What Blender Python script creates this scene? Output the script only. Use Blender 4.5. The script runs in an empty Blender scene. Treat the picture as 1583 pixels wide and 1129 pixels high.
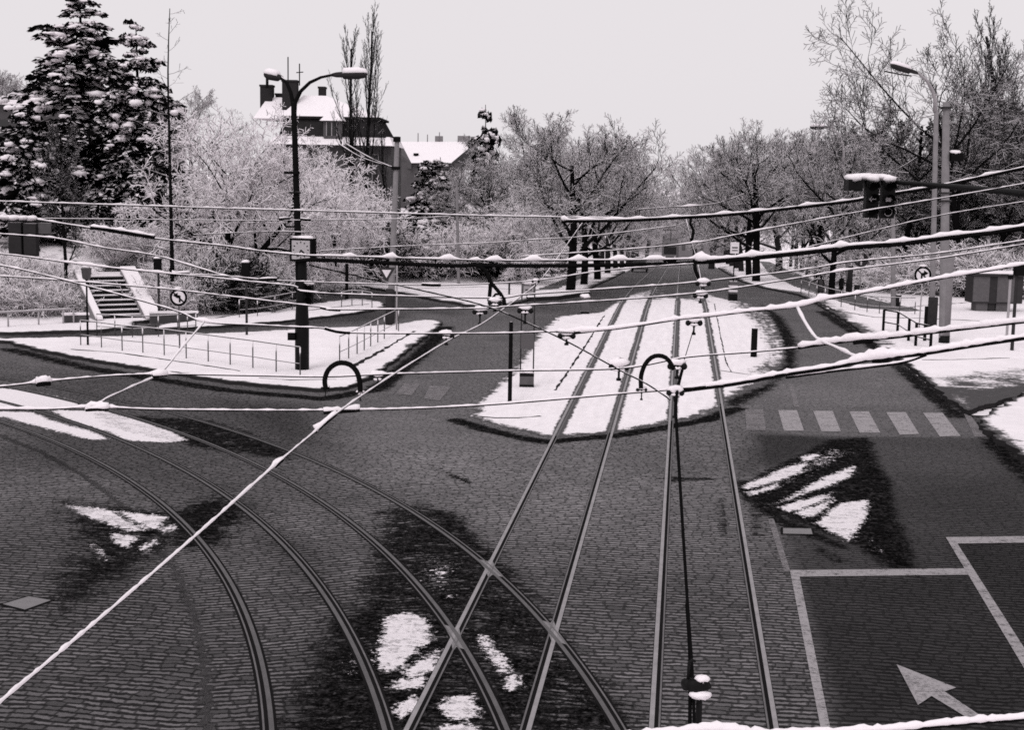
import bpy, bmesh, math, random
import numpy as np
from mathutils import Vector, Matrix
from mathutils.geometry import delaunay_2d_cdt

SC = bpy.context.scene
COL = SC.collection
# ------------------------------------------------------------------ camera geometry
F = 2200.; YH = 268.7; VX = 1052.2; HC = 6.81; ROLL = .01818
_p = math.atan((564.5-YH)/F); _yaw = math.atan((VX-791.5)/F*math.cos(_p))
_c, _s = math.cos(ROLL), math.sin(ROLL)
_ex = np.array([1., 0, 0]); _D = np.array([0, -math.sin(_p), -math.cos(_p)])
_Rz = np.array([[math.cos(_yaw), -math.sin(_yaw), 0], [math.sin(_yaw), math.cos(_yaw), 0], [0, 0, 1]])
RV = _Rz@(_c*_ex-_s*_D); DV = _Rz@(_s*_ex+_c*_D); FV = _Rz@np.array([0, math.cos(_p), -math.sin(_p)])
CP = np.array([0., 0, HC])
def ray(px, py): return RV*(px-791.5)/F+DV*(py-564.5)/F+FV
def at(px, py, Z): return Vector(CP+ray(px, py)*Z)          # world point at depth Z
def flat(px, py, z=0.):
    d = ray(px, py); return CP+d*((z-HC)/d[2])
cam = bpy.data.cameras.new('camera'); camo = bpy.data.objects.new('camera', cam); COL.objects.link(camo)
cam.sensor_fit = 'HORIZONTAL'; cam.sensor_width = 36; cam.lens = 36*F/1583
cam.clip_start = .1; cam.clip_end = 5000
Mx = Matrix((RV, -DV, -FV)).transposed().to_4x4(); Mx.translation = CP
camo.matrix_world = Mx; SC.camera = camo

# ------------------------------------------------------------------ terrain
def seg_dist(X, Y, poly, closed=True):
    X = np.asarray(X, float); Y = np.asarray(Y, float); d = np.full(X.shape, 1e9)
    n = len(poly)
    for i in range(n if closed else n-1):
        ax, ay = poly[i][:2]; bx, by = poly[(i+1) % n][:2]
        ux, uy = bx-ax, by-ay; L = ux*ux+uy*uy+1e-12
        t = np.clip(((X-ax)*ux+(Y-ay)*uy)/L, 0, 1)
        d = np.minimum(d, np.hypot(X-ax-t*ux, Y-ay-t*uy))
    return d
def inside(X, Y, poly):
    X = np.asarray(X, float); Y = np.asarray(Y, float); r = np.zeros(X.shape, bool); n = len(poly)
    for i in range(n):
        ax, ay = poly[i][:2]; bx, by = poly[(i+1) % n][:2]
        if ay == by: continue
        r ^= ((ay > Y) != (by > Y)) & (X < (bx-ax)*(Y-ay)/(by-ay)+ax)
    return r
def sdist(X, Y, poly):
    d = seg_dist(X, Y, poly); return np.where(inside(X, Y, poly), -d, d)
HILL = [(-400, 50), (-60, 56), (-30, 60.5), (-23.7, 62.3), (-22.3, 65.3), (-20.8, 71), (-22.1, 84), (-20.5, 93), (-15, 94.5), (-12, 98), (-13, 130), (-16, 420), (-400, 420)]
def street(Y):
    d = np.maximum(np.minimum(np.asarray(Y, float), 420.)-72, 0); return -0.046*(d-10*(1-np.exp(-d/10)))
def T(X, Y):
    d = np.maximum(-sdist(X, Y, HILL), 0)
    k = np.clip(d/14, 0, 1)
    return street(Y)*(1-k)+3.4*(1-np.exp(-d/10))+.022*d
def Tz(x, y): return float(T(np.array([x]), np.array([y]))[0])
def P(px, py, off=0.):                                       # where the sight line meets the terrain
    d = ray(px, py); ts = np.r_[np.linspace(10, 130, 900), np.linspace(131, 420, 600)]
    pts = CP+ts[:, None]*d
    g = pts[:, 2]-T(pts[:, 0], pts[:, 1])-off
    i = np.argmax(g < 0)
    if g[i] >= 0: i = len(ts)-1
    t0, t1 = ts[max(i-1, 0)], ts[i]
    a = g[max(i-1, 0)]; b = g[i]
    t = t0+(t1-t0)*(a/(a-b) if a != b else 0)
    return Vector(CP+t*d), t
def W2(pts): return [tuple(P(*q)[0][:2]) for q in pts]

# ------------------------------------------------------------------ tagging
def tag(o, label=None, cat=None, group=None, kind=None):
    if label: o['label'] = label
    if cat: o['category'] = cat
    if group: o['group'] = group
    if kind: o['kind'] = kind
    return o
def empty(name, loc, rz=0., label=None, cat=None, group=None):
    o = bpy.data.objects.new(name, None); COL.objects.link(o); o.location = loc; o.rotation_euler = (0, 0, rz)
    o.empty_display_size = .2
    return tag(o, label, cat, group)
class MB:
    def __init__(s): s.v = []; s.f = []; s.m = []
    def add(s, vs, fs, m=0):
        b = len(s.v); s.v += [tuple(v) for v in vs]
        for f in fs: s.f.append([b+i for i in f]); s.m.append(m)
    def box(s, c, d, m=0, rz=0., taper=1.):
        x, y, z = d[0]/2, d[1]/2, d[2]/2; ca, sa = math.cos(rz), math.sin(rz); vs = []
        for dz in (-1, 1):
            k = taper if dz > 0 else 1
            for ax, ay in ((-1, -1), (1, -1), (1, 1), (-1, 1)):
                u, w = ax*x*k, ay*y*k
                vs.append((c[0]+u*ca-w*sa, c[1]+u*sa+w*ca, c[2]+dz*z))
        s.add(vs, [(3, 2, 1, 0), (4, 5, 6, 7), (0, 1, 5, 4), (1, 2, 6, 5), (2, 3, 7, 6), (3, 0, 4, 7)], m); return s
    def tube(s, pts, rad, n=6, m=0, caps=True):
        k = len(pts)
        if not hasattr(rad, '__len__'): rad = [rad]*k
        P_ = [Vector(p) for p in pts]; up = None; b = len(s.v)
        for i in range(k):
            t = (P_[min(i+1, k-1)]-P_[max(i-1, 0)])
            if t.length < 1e-9: t = Vector((0, 0, 1))
            t.normalize()
            if up is None:
                a = Vector((0, 0, 1)) if abs(t.z) < .9 else Vector((1, 0, 0)); up = (a-t*a.dot(t)).normalized()
            else:
                up = up-t*up.dot(t)
                up = up.normalized() if up.length > 1e-6 else t.orthogonal().normalized()
            w = t.cross(up)
            for j in range(n):
                a = 2*math.pi*j/n; q = P_[i]+(up*math.cos(a)+w*math.sin(a))*rad[i]; s.v.append((q.x, q.y, q.z))
        for i in range(k-1):
            for j in range(n):
                j2 = (j+1) % n; s.f.append([b+i*n+j, b+i*n+j2, b+(i+1)*n+j2, b+(i+1)*n+j]); s.m.append(m)
        if caps and n > 3:
            s.f.append([b+j for j in range(n-1, -1, -1)]); s.m.append(m)
            s.f.append([b+(k-1)*n+j for j in range(n)]); s.m.append(m)
        return s
    def lathe(s, c, prof, n=12, m=0):
        b = len(s.v); k = len(prof)
        for r, z in prof:
            for j in range(n):
                a = 2*math.pi*j/n; s.v.append((c[0]+r*math.cos(a), c[1]+r*math.sin(a), c[2]+z))
        for i in range(k-1):
            for j in range(n):
                j2 = (j+1) % n; s.f.append([b+i*n+j, b+i*n+j2, b+(i+1)*n+j2, b+(i+1)*n+j]); s.m.append(m)
        s.f.append([b+j for j in range(n-1, -1, -1)]); s.m.append(m); s.f.append([b+(k-1)*n+j for j in range(n)]); s.m.append(m)
        return s
    def blob(s, c, r, seed=0, m=0, n=7, k=5):
        R_ = random.Random(seed); vs = []; fs = []
        for i in range(k+1):
            th = math.pi*i/k
            for j in range(n):
                a = 2*math.pi*j/n; q = 1+R_.uniform(-.22, .22)
                vs.append((c[0]+r[0]*q*math.sin(th)*math.cos(a), c[1]+r[1]*q*math.sin(th)*math.sin(a), c[2]+r[2]*q*math.cos(th)))
        for i in range(k):
            for j in range(n):
                j2 = (j+1) % n; fs.append((i*n+j, (i+1)*n+j, (i+1)*n+j2, i*n+j2))
        s.add(vs, fs, m); return s
    def build(s, name, mats, parent=None, smooth=True):
        me = bpy.data.meshes.new(name); me.from_pydata(s.v, [], s.f)
        if not isinstance(mats, (list, tuple)): mats = [mats]
        for m in mats: me.materials.append(m)
        if len(mats) > 1: me.polygons.foreach_set('material_index', s.m)
        me.polygons.foreach_set('use_smooth', [smooth]*len(me.polygons)); me.update()
        o = bpy.data.objects.new(name, me); COL.objects.link(o)
        if parent: o.parent = parent
        return o
def copy_tree(o, parent=None):
    c = o.copy(); COL.objects.link(c); c.parent = parent
    for ch in o.children: copy_tree(ch, c)
    return c

# ------------------------------------------------------------------ materials
TINT = (1.0, .945, .975)
def g3(v): return (v*TINT[0], v*TINT[1], v*TINT[2], 1)
class NT:
    def __init__(s, name, rough=.85, spec=0.):
        s.mat = bpy.data.materials.new(name); s.mat.use_nodes = True; s.t = s.mat.node_tree; s.n = s.t.nodes
        s.b = s.n['Principled BSDF']; s.b.inputs['Roughness'].default_value = rough; s.b.inputs['Specular IOR Level'].default_value = spec
        s.pos = s.n.new('ShaderNodeNewGeometry')
    def link(s, a, b): s.t.links.new(a, b)
    def inp(s, sock, v):
        if isinstance(v, bpy.types.NodeSocket): s.link(v, sock)
        else: sock.default_value = v
    def math(s, op, a, b=0., c=None, clamp=False):
        n = s.n.new('ShaderNodeMath'); n.operation = op; n.use_clamp = clamp
        s.inp(n.inputs[0], a); s.inp(n.inputs[1], b)
        if c is not None: s.inp(n.inputs[2], c)
        return n.outputs[0]
    def noise(s, scale, detail=4, rough=.6, vec=None, dist=0.):
        n = s.n.new('ShaderNodeTexNoise'); n.inputs['Scale'].default_value = scale; n.inputs['Detail'].default_value = detail
        n.inputs['Roughness'].default_value = rough; n.inputs['Distortion'].default_value = dist
        s.link(vec if vec is not None else s.pos.outputs['Position'], n.inputs['Vector']); return n.outputs['Fac']
    def sstep(s, v, a, b):
        n = s.n.new('ShaderNodeMapRange'); n.interpolation_type = 'SMOOTHSTEP'; s.inp(n.inputs[0], v)
        n.inputs[1].default_value = a; n.inputs[2].default_value = b; n.inputs[3].default_value = 0; n.inputs[4].default_value = 1
        return n.outputs[0]
    def lerp(s, f, a, b):                                   # float mix
        n = s.n.new('ShaderNodeMix'); n.data_type = 'FLOAT'; s.inp(n.inputs[0], f); s.inp(n.inputs[2], a); s.inp(n.inputs[3], b); return n.outputs[0]
    def attr(s, name):
        n = s.n.new('ShaderNodeAttribute'); n.attribute_name = name; return n.outputs['Fac']
    def xyz(s, vec=None):
        n = s.n.new('ShaderNodeSeparateXYZ'); s.link(vec if vec is not None else s.pos.outputs['Position'], n.inputs[0]); return n.outputs
    def scaled(s, sx, sy, sz):
        n = s.n.new('ShaderNodeVectorMath'); n.operation = 'MULTIPLY'; s.link(s.pos.outputs['Position'], n.inputs[0]); n.inputs[1].default_value = (sx, sy, sz); return n.outputs[0]
    def grey(s, v):                                         # float -> tinted colour into base colour
        n = s.n.new('ShaderNodeCombineColor')
        for i in range(3): s.inp(n.inputs[i], s.math('MULTIPLY', v, TINT[i]))
        s.link(n.outputs[0], s.b.inputs['Base Color'])
    def bump(s, h, strength=.5, dist=.02):
        n = s.n.new('ShaderNodeBump'); n.inputs['Strength'].default_value = strength; n.inputs['Distance'].default_value = dist
        s.link(h, n.inputs['Height']); s.link(n.outputs[0], s.b.inputs['Normal'])
def snowtop(name, base, thr, soft=.25, nscale=3., namp=.5, var=.4, rough=.85, snow=.82, vscale=6.):
    k = NT(name, rough)
    z = k.xyz(k.pos.outputs['Normal'])[2]
    n = k.noise(nscale, 3)
    m = k.sstep(k.math('ADD', z, k.math('MULTIPLY', k.math('SUBTRACT', n, .5), namp*2)), thr, thr+soft)
    v = k.math('MULTIPLY', base, k.math('ADD', 1-var, k.math('MULTIPLY', k.noise(vscale, 5), 2*var)))
    k.grey(k.lerp(m, v, snow)); return k.mat
def plain(name, base, var=.3, scale=5., rough=.7, spec=0., bump=0., vec=None):
    k = NT(name, rough, spec)
    n = k.noise(scale, 6, .65)
    k.grey(k.math('MULTIPLY', base, k.math('ADD', 1-var, k.math('MULTIPLY', n, 2*var))))
    if bump: k.bump(n, bump, .02)
    return k.mat
M = {}
def mk_snow():
    k = NT('fresh_snow', .9, .1); n = k.noise(4, 8, .6); n2 = k.noise(30, 4)
    k.grey(k.math('ADD', .80, k.math('MULTIPLY', n, .1))); k.bump(k.math('ADD', n, k.math('MULTIPLY', n2, .25)), .5, .04); return k.mat
M['snow'] = mk_snow()
def mk_ground():                                            # snow cover with slush where the painted 'dirt' and 'tone' attributes say
    k = NT('trodden_snow', .9, .2)
    n = k.noise(1.1, 9, .68); n2 = k.noise(7, 6, .7); nb = k.noise(.35, 5, .6)
    ns = k.noise(1.0, 7, .7, k.scaled(.8, 5., 1))
    mix = k.math('ADD', k.math('MULTIPLY', n, .4), k.math('ADD', k.math('MULTIPLY', n2, .3), k.math('MULTIPLY', ns, .3)))
    m = k.sstep(k.math('ADD', k.math('ADD', k.attr('dirt'), .06), k.math('MULTIPLY', k.math('SUBTRACT', mix, .5), 2.5)), .40, .66)
    dk = k.math('MULTIPLY', .055, k.math('ADD', .2, k.math('MULTIPLY', n2, 1.6)))
    sn = k.math('ADD', .50, k.math('MULTIPLY', k.math('ADD', k.math('MULTIPLY', nb, .35), k.math('ADD', k.math('MULTIPLY', n, .35), k.math('MULTIPLY', ns, .4))), .6))
    k.grey(k.lerp(m, sn, dk)); k.bump(k.math('ADD', n2, n), .5, .06); return k.mat
M['ground'] = mk_ground()
RX = [-3.12, -1.72, -.13, 1.33]
def mk_bed():
    k = NT('tram_bed_snow', .9, .2); x, y, z = k.xyz()
    d = None
    for r in RX:
        a = k.math('ABSOLUTE', k.math('SUBTRACT', x, r+.02)); d = a if d is None else k.math('MINIMUM', d, a)
    n = k.noise(2.2, 8, .7); n2 = k.noise(9, 5, .7); ns = k.noise(1.4, 6, .7, k.scaled(3., .35, 1))
    mix = k.math('ADD', k.math('MULTIPLY', n, .45), k.math('ADD', k.math('MULTIPLY', n2, .25), k.math('MULTIPLY', ns, .3)))
    rail = k.math('SUBTRACT', 1.2, k.math('MULTIPLY', d, 4.4))
    drt = k.math('MAXIMUM', k.math('MAXIMUM', rail, k.attr('dirt')), .09)
    m = k.sstep(k.math('ADD', drt, k.math('MULTIPLY', k.math('SUBTRACT', mix, .5), 2.5)), .4, .66)
    dk = k.math('MULTIPLY', .07, k.math('ADD', .2, k.math('MULTIPLY', n2, 1.6)))
    sn = k.math('ADD', .52, k.math('MULTIPLY', k.math('ADD', k.math('MULTIPLY', n, .5), k.math('MULTIPLY', ns, .5)), .6))
    k.grey(k.lerp(m, sn, dk)); k.bump(k.math('ADD', n2, n), .5, .05); return k.mat
M['bed'] = mk_bed()
def mk_road():
    k = NT('wet_cobbles', .8, .0)
    def warp(scale, amt, base, det=3):
        wn = k.n.new('ShaderNodeTexNoise'); wn.inputs['Scale'].default_value = scale; wn.inputs['Detail'].default_value = det; k.link(k.pos.outputs['Position'], wn.inputs['Vector'])
        off = k.n.new('ShaderNodeVectorMath'); off.operation = 'MULTIPLY_ADD'; k.link(wn.outputs['Color'], off.inputs[0]); off.inputs[1].default_value = amt; k.link(base, off.inputs[2]); return off.outputs[0]
    cx_ = k.n.new('ShaderNodeCombineXYZ'); k.link(k.attr('su'), cx_.inputs[0]); k.link(k.attr('sv'), cx_.inputs[1])
    v1 = warp(.3, (.5, .45, 0), cx_.outputs[0], 2); v1 = warp(2.2, (.16, .14, 0), v1); v1 = warp(9, (.07, .085, 0), v1)
    sx, sy, sz = k.xyz(v1)
    def wn(vx, vy):
        c_ = k.n.new('ShaderNodeCombineXYZ'); k.inp(c_.inputs[0], vx); k.inp(c_.inputs[1], vy)
        q_ = k.n.new('ShaderNodeTexWhiteNoise'); q_.noise_dimensions = '2D'; k.link(c_.outputs[0], q_.inputs['Vector']); return q_.outputs['Value']
    ry_ = k.math('DIVIDE', sy, .145); row = k.math('FLOOR', ry_); fy = k.math('FRACT', ry_)
    wv_ = k.math('ADD', .2, k.math('MULTIPLY', wn(row, 7.), .13))
    rx_ = k.math('ADD', k.math('DIVIDE', sx, wv_), k.math('MULTIPLY', wn(row, 3.), 9.)); col = k.math('FLOOR', rx_); fx = k.math('FRACT', rx_)
    stone = wn(col, row); wob = k.noise(16, 3, .6)
    dy = k.math('MULTIPLY', k.math('SUBTRACT', .5, k.math('ABSOLUTE', k.math('SUBTRACT', fy, .5))), .145)
    dx = k.math('MULTIPLY', k.math('SUBTRACT', .5, k.math('ABSOLUTE', k.math('SUBTRACT', fx, .5))), .23)
    gap = k.math('MULTIPLY', k.math('ADD', stone, .15), .034)
    jy = k.math('SUBTRACT', 1, k.sstep(k.math('SUBTRACT', dy, k.math('ADD', gap, k.math('MULTIPLY', k.math('SUBTRACT', wob, .5), .05))), -.006, .018))
    jx = k.math('SUBTRACT', 1, k.sstep(k.math('SUBTRACT', dx, k.math('MULTIPLY', wob, .018)), -.002, .016))
    n = k.noise(1.3, 9, .7); n2 = k.noise(12, 6, .75); nl = k.noise(.25, 4, .6); n3 = k.noise(5, 7, .75); n4 = k.noise(38, 4, .7)
    ns = k.noise(1.0, 7, .7, k.scaled(1.6, 6.5, 1))
    joint = k.math('MAXIMUM', jy, k.math('MULTIPLY', jx, .72))
    cob = k.math('MULTIPLY', k.math('ADD', .42, k.math('MULTIPLY', stone, 1.05)), k.math('SUBTRACT', 1.08, k.math('MULTIPLY', joint, .93)))
    tone = k.attr('tone'); wet = k.attr('wet'); asph = k.attr('asph')
    body = k.lerp(asph, cob, k.math('ADD', .70, k.math('MULTIPLY', k.math('SUBTRACT', cob, .7), .42)))
    jag = k.math('ADD', k.math('MULTIPLY', n, .32), k.math('ADD', k.math('MULTIPLY', n3, .36), k.math('MULTIPLY', ns, .32)))
    jc = k.math('SUBTRACT', jag, .5)
    lum = k.math('ADD', -.82, k.math('ADD', k.math('MULTIPLY', n2, .7), k.math('ADD', k.math('MULTIPLY', ns, 1.25), k.math('ADD', k.math('MULTIPLY', nl, 1.15), k.math('MULTIPLY', n4, .6)))))
    v = k.math('MULTIPLY', k.math('MULTIPLY', body, .15), k.math('MULTIPLY', tone, k.math('MAXIMUM', lum, .12)))
    gate = k.math('MULTIPLY', wet, 5., None, True)
    wm = k.sstep(k.math('ADD', wet, k.math('MULTIPLY', k.math('ADD', k.math('MULTIPLY', jc, 5.0), k.math('MULTIPLY', k.math('SUBTRACT', n2, .5), 1.2)), gate)), .36, .62)
    wv = k.math('ADD', .0025, k.math('MULTIPLY', k.math('MULTIPLY', k.sstep(k.math('ADD', k.math('MULTIPLY', n3, .5), k.math('MULTIPLY', n2, .5)), .46, .68), k.sstep(n, .3, .62)), .085))
    v = k.lerp(wm, v, wv)
    sa = k.attr('snow'); sgate = k.math('MULTIPLY', sa, 5., None, True)
    sj = k.math('ADD', k.math('ADD', k.math('MULTIPLY', k.math('SUBTRACT', n, .5), .8), k.math('MULTIPLY', k.math('SUBTRACT', n3, .5), 1.3)), k.math('MULTIPLY', k.math('SUBTRACT', n2, .5), 1.5))
    sm = k.sstep(k.math('ADD', sa, k.math('MULTIPLY', sj, sgate)), .44, .62)
    sn = k.math('MULTIPLY', .80, k.math('ADD', .55, k.math('MULTIPLY', n2, .8)))
    k.grey(k.lerp(sm, v, sn))
    k.link(k.math('MULTIPLY', k.math('MULTIPLY', k.math('SUBTRACT', 1, k.math('MAXIMUM', wm, sm)), k.math('SUBTRACT', 1, k.math('MULTIPLY', joint, .9))), k.math('MULTIPLY', tone, .13)), k.b.inputs['Specular IOR Level']); k.b.inputs['Roughness'].default_value = .55
    h = k.math('ADD', k.math('MULTIPLY', k.math('SUBTRACT', 1, joint), k.math('SUBTRACT', 1, k.math('MAXIMUM', sm, k.math('MULTIPLY', wm, .7)))), k.math('ADD', k.math('MULTIPLY', n2, .5), k.math('ADD', k.math('MULTIPLY', sm, 1.6), k.math('MULTIPLY', k.math('MULTIPLY', n3, wm), 2.))))
    k.bump(h, .8, .03); return k.mat
M['road'] = mk_road()
def mk_paint(name, val, lo, hi):
    k = NT(name, .7, .0); n = k.noise(3, 8, .75); n2 = k.noise(16, 5, .75); ns = k.noise(1, 5, .7, k.scaled(2., 9., 1))
    m = k.sstep(k.math('ADD', k.math('MULTIPLY', n, .4), k.math('ADD', k.math('MULTIPLY', n2, .3), k.math('MULTIPLY', ns, .3))), lo, hi)
    k.grey(k.math('MULTIPLY', val, k.math('ADD', .6, k.math('MULTIPLY', n2, .75))))
    tr = k.n.new('ShaderNodeBsdfTransparent'); mixs = k.n.new('ShaderNodeMixShader'); k.link(m, mixs.inputs[0]); k.link(tr.outputs[0], mixs.inputs[1]); k.link(k.b.outputs[0], mixs.inputs[2])
    k.link(mixs.outputs[0], k.n['Material Output'].inputs['Surface']); return k.mat
M['paint'] = mk_paint('worn_road_paint', .31, .36, .52)
M['paint_faded'] = mk_paint('faded_road_paint', .2, .36, .56)
M['rail'] = plain('rail_steel', .24, .5, 4., .5, .3)
M['rail_dull'] = plain('rail_steel_dull', .075, .6, 3., .55, .3)
M['lip'] = plain('rail_lip', .11, .6, 3., .6, .2)
M['groove'] = plain('rail_groove', .012, .3, 5.)
M['frog'] = plain('cast_steel_plate', .15, .35, 6., .5, .4, .2)
M['kerb'] = plain('wet_kerb_stone', .03, .5, 2.)
M['iron'] = snowtop('black_iron', .008, .75, .15, 8, .2, .3, .6)
M['iron_bare'] = plain('bare_black_iron', .006, .3, 6, .6, .1)
M['darkgrey'] = snowtop('dark_grey_metal', .035, .8, .15, 6, .15, .35)
M['midgrey'] = snowtop('mid_grey_metal', .10, .8, .15, 6, .15, .3)
M['lightgrey'] = snowtop('light_grey_metal', .33, .8, .15, 6, .15, .25)
M['concrete'] = plain('pole_concrete', .20, .35, 3., .9, .2, .3)
M['railing'] = snowtop('railing_paint', .06, .35, .2, 5, .2, .3)
M['white'] = plain('white_enamel', .72, .1, 4, .5)
M['black'] = plain('black_enamel', .006, .2, 4, .5)
M['signgrey'] = plain('sign_enamel_grey', .04, .2, 4, .5)
M['cable'] = plain('black_cable', .006, .3, 20, .7)
M['wallgrey'] = plain('grey_render', .09, .35, 1.2, .9, .2)
M['walldark'] = plain('dark_render', .065, .4, 1.2, .9, .2)
M['wallfar'] = plain('hazy_render', .30, .12, .5, .9, .2)  # far walls and windows carry the distance haze in their paler colours
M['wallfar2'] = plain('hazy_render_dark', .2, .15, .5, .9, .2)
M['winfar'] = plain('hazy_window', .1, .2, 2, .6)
M['slate'] = plain('dark_slate', .026, .4, 3., .8)
M['window'] = plain('window_glass', .02, .3, 2, .15, .5)
M['brick'] = plain('sooty_brick', .03, .4, 8, .9)
M['frame'] = plain('window_frame', .3, .2, 4, .6)
M['bark'] = snowtop('bark_snow_dusted', .008, .55, .3, 2.5, .5, .5)
M['bark_trunk'] = snowtop('trunk_bark', .007, .8, .2, 2., .35, .6, vscale=9)
M['twig'] = snowtop('twigs_snow_lined', .016, .22, .2, .8, .5, .4, snow=.8)
M['twig_dark'] = snowtop('twigs_bare', .035, .55, .2, .8, .45, .4, snow=.75)
M['twig_far'] = snowtop('twigs_far_hazy', .17, .2, .4, .8, .4, .25, snow=.8)  # far twigs and bark: distance haze is put into the paler base colours
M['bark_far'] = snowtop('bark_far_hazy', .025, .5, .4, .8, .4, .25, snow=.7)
M['hedge'] = snowtop('evergreen_hedge', .010, .8, .3, .8, .5, .6, snow=.75)
M['twig_frost'] = snowtop('twigs_heavily_snowed', .015, -.62, .25, 1.1, .75, .4, snow=.85)
M['needle'] = snowtop('dark_needles', .006, .56, .3, .7, .6, .6, snow=.8)
M['coat'] = plain('dark_coat', .012, .3, 4)
M['coat2'] = plain('grey_coat', .045, .3, 4)
M['skin'] = plain('skin', .3, .1, 4)
M['amber'] = plain('lens_pale', .5, .2, 4, .4)
M['carpaint'] = plain('dark_car_paint', .015, .2, 4, .3, .5)

# ------------------------------------------------------------------ world and sun
w = bpy.data.worlds.new('World'); SC.world = w; w.use_nodes = True; nt = w.node_tree
bg = nt.nodes['Background']; sky = nt.nodes.new('ShaderNodeTexSky'); sky.sky_type = 'NISHITA'; sky.sun_disc = False
SUN_EL, SUN_ROT = math.radians(48), math.radians(200)
sky.sun_elevation = SUN_EL; sky.sun_rotation = SUN_ROT; sky.air_density = 1; sky.dust_density = 4
bw = nt.nodes.new('ShaderNodeRGBToBW'); nt.links.new(sky.outputs[0], bw.inputs[0])
mx = nt.nodes.new('ShaderNodeMix'); mx.data_type = 'RGBA'; mx.inputs[0].default_value = .93
nt.links.new(bw.outputs[0], mx.inputs[6]); mx.inputs[7].default_value = (8.35, 7.95, 8.2, 1)     # even cloud deck
nt.links.new(mx.outputs[2], bg.inputs[0]); bg.inputs[1].default_value = .1
sl = bpy.data.lights.new('sun', 'SUN'); sl.energy = 1.3; sl.angle = math.radians(25); sl.color = (1, .96, .975)
so = bpy.data.objects.new('sun', sl); COL.objects.link(so)
sd = Vector((math.sin(SUN_ROT)*math.cos(SUN_EL), math.cos(SUN_ROT)*math.cos(SUN_EL), math.sin(SUN_EL)))
so.rotation_euler = sd.to_track_quat('Z', 'Y').to_euler()
SC.view_settings.view_transform = 'Standard'; SC.view_settings.look = 'None'; SC.view_settings.exposure = 0; SC.view_settings.gamma = 1
SC.render.engine = 'CYCLES'; SC.cycles.use_denoising = False; SC.cycles.max_bounces = 5; SC.cycles.diffuse_bounces = 3
SC.cycles.filter_width = 1.7

# ------------------------------------------------------------------ ground sheets
def grid_sheet(name, xs, ys, outline, mat, zoff, attrs):
    nx, ny = len(xs), len(ys); X, Y = np.meshgrid(xs, ys); Xf, Yf = X.ravel(), Y.ravel()
    Z = T(Xf, Yf)+zoff
    idx = np.arange(nx*ny).reshape(ny, nx)
    q = np.stack([idx[:-1, :-1], idx[:-1, 1:], idx[1:, 1:], idx[1:, :-1]], -1).reshape(-1, 4)
    if outline is not None:
        cx = Xf[q].mean(1); cyy = Yf[q].mean(1); q = q[inside(cx, cyy, outline)]
    used = np.unique(q); rm = np.full(nx*ny, -1); rm[used] = np.arange(len(used)); q = rm[q]
    Xf, Yf, Z = Xf[used], Yf[used], Z[used]
    me = bpy.data.meshes.new(name); me.from_pydata(np.stack([Xf, Yf, Z], 1).tolist(), [], q.tolist())
    for nm, fn in attrs.items():
        a = me.attributes.new(nm, 'FLOAT', 'POINT'); a.data.foreach_set('value', fn(Xf, Yf).astype(np.float32))
    me.materials.append(mat); me.polygons.foreach_set('use_smooth', [True]*len(me.polygons)); me.update()
    o = bpy.data.objects.new(name, me); COL.objects.link(o); o['kind'] = 'structure'; return o
def soft(X, Y, poly, s):
    return np.clip(.5-sdist(X, Y, poly)/s, 0, 1)
def band(X, Y, line, wd):
    return np.clip(1.5-seg_dist(X, Y, line, False)/wd*1.5, 0, 1)
def arange_grow(a, b, k, m):
    r = [a]
    while r[-1] < b: r.append(r[-1]+max(m, k*abs(r[-1])))
    return np.array(r)

gx = np.r_[-900, -500, -300, -200, -140, -110, np.arange(-90, 60, 1.5), 70, 90, 120, 170, 250, 400, 900]
gy = np.r_[-200, -60, -20, 0, np.arange(8, 170, 1.6), np.arange(172, 420, 6), 440, 520, 700, 1200, 2500]
grid_sheet('ground', gx, gy, None, M['ground'], -.06, {'dirt': lambda X, Y: np.where(sdist(X, Y, HILL) < -4, .36, .0)})

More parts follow.
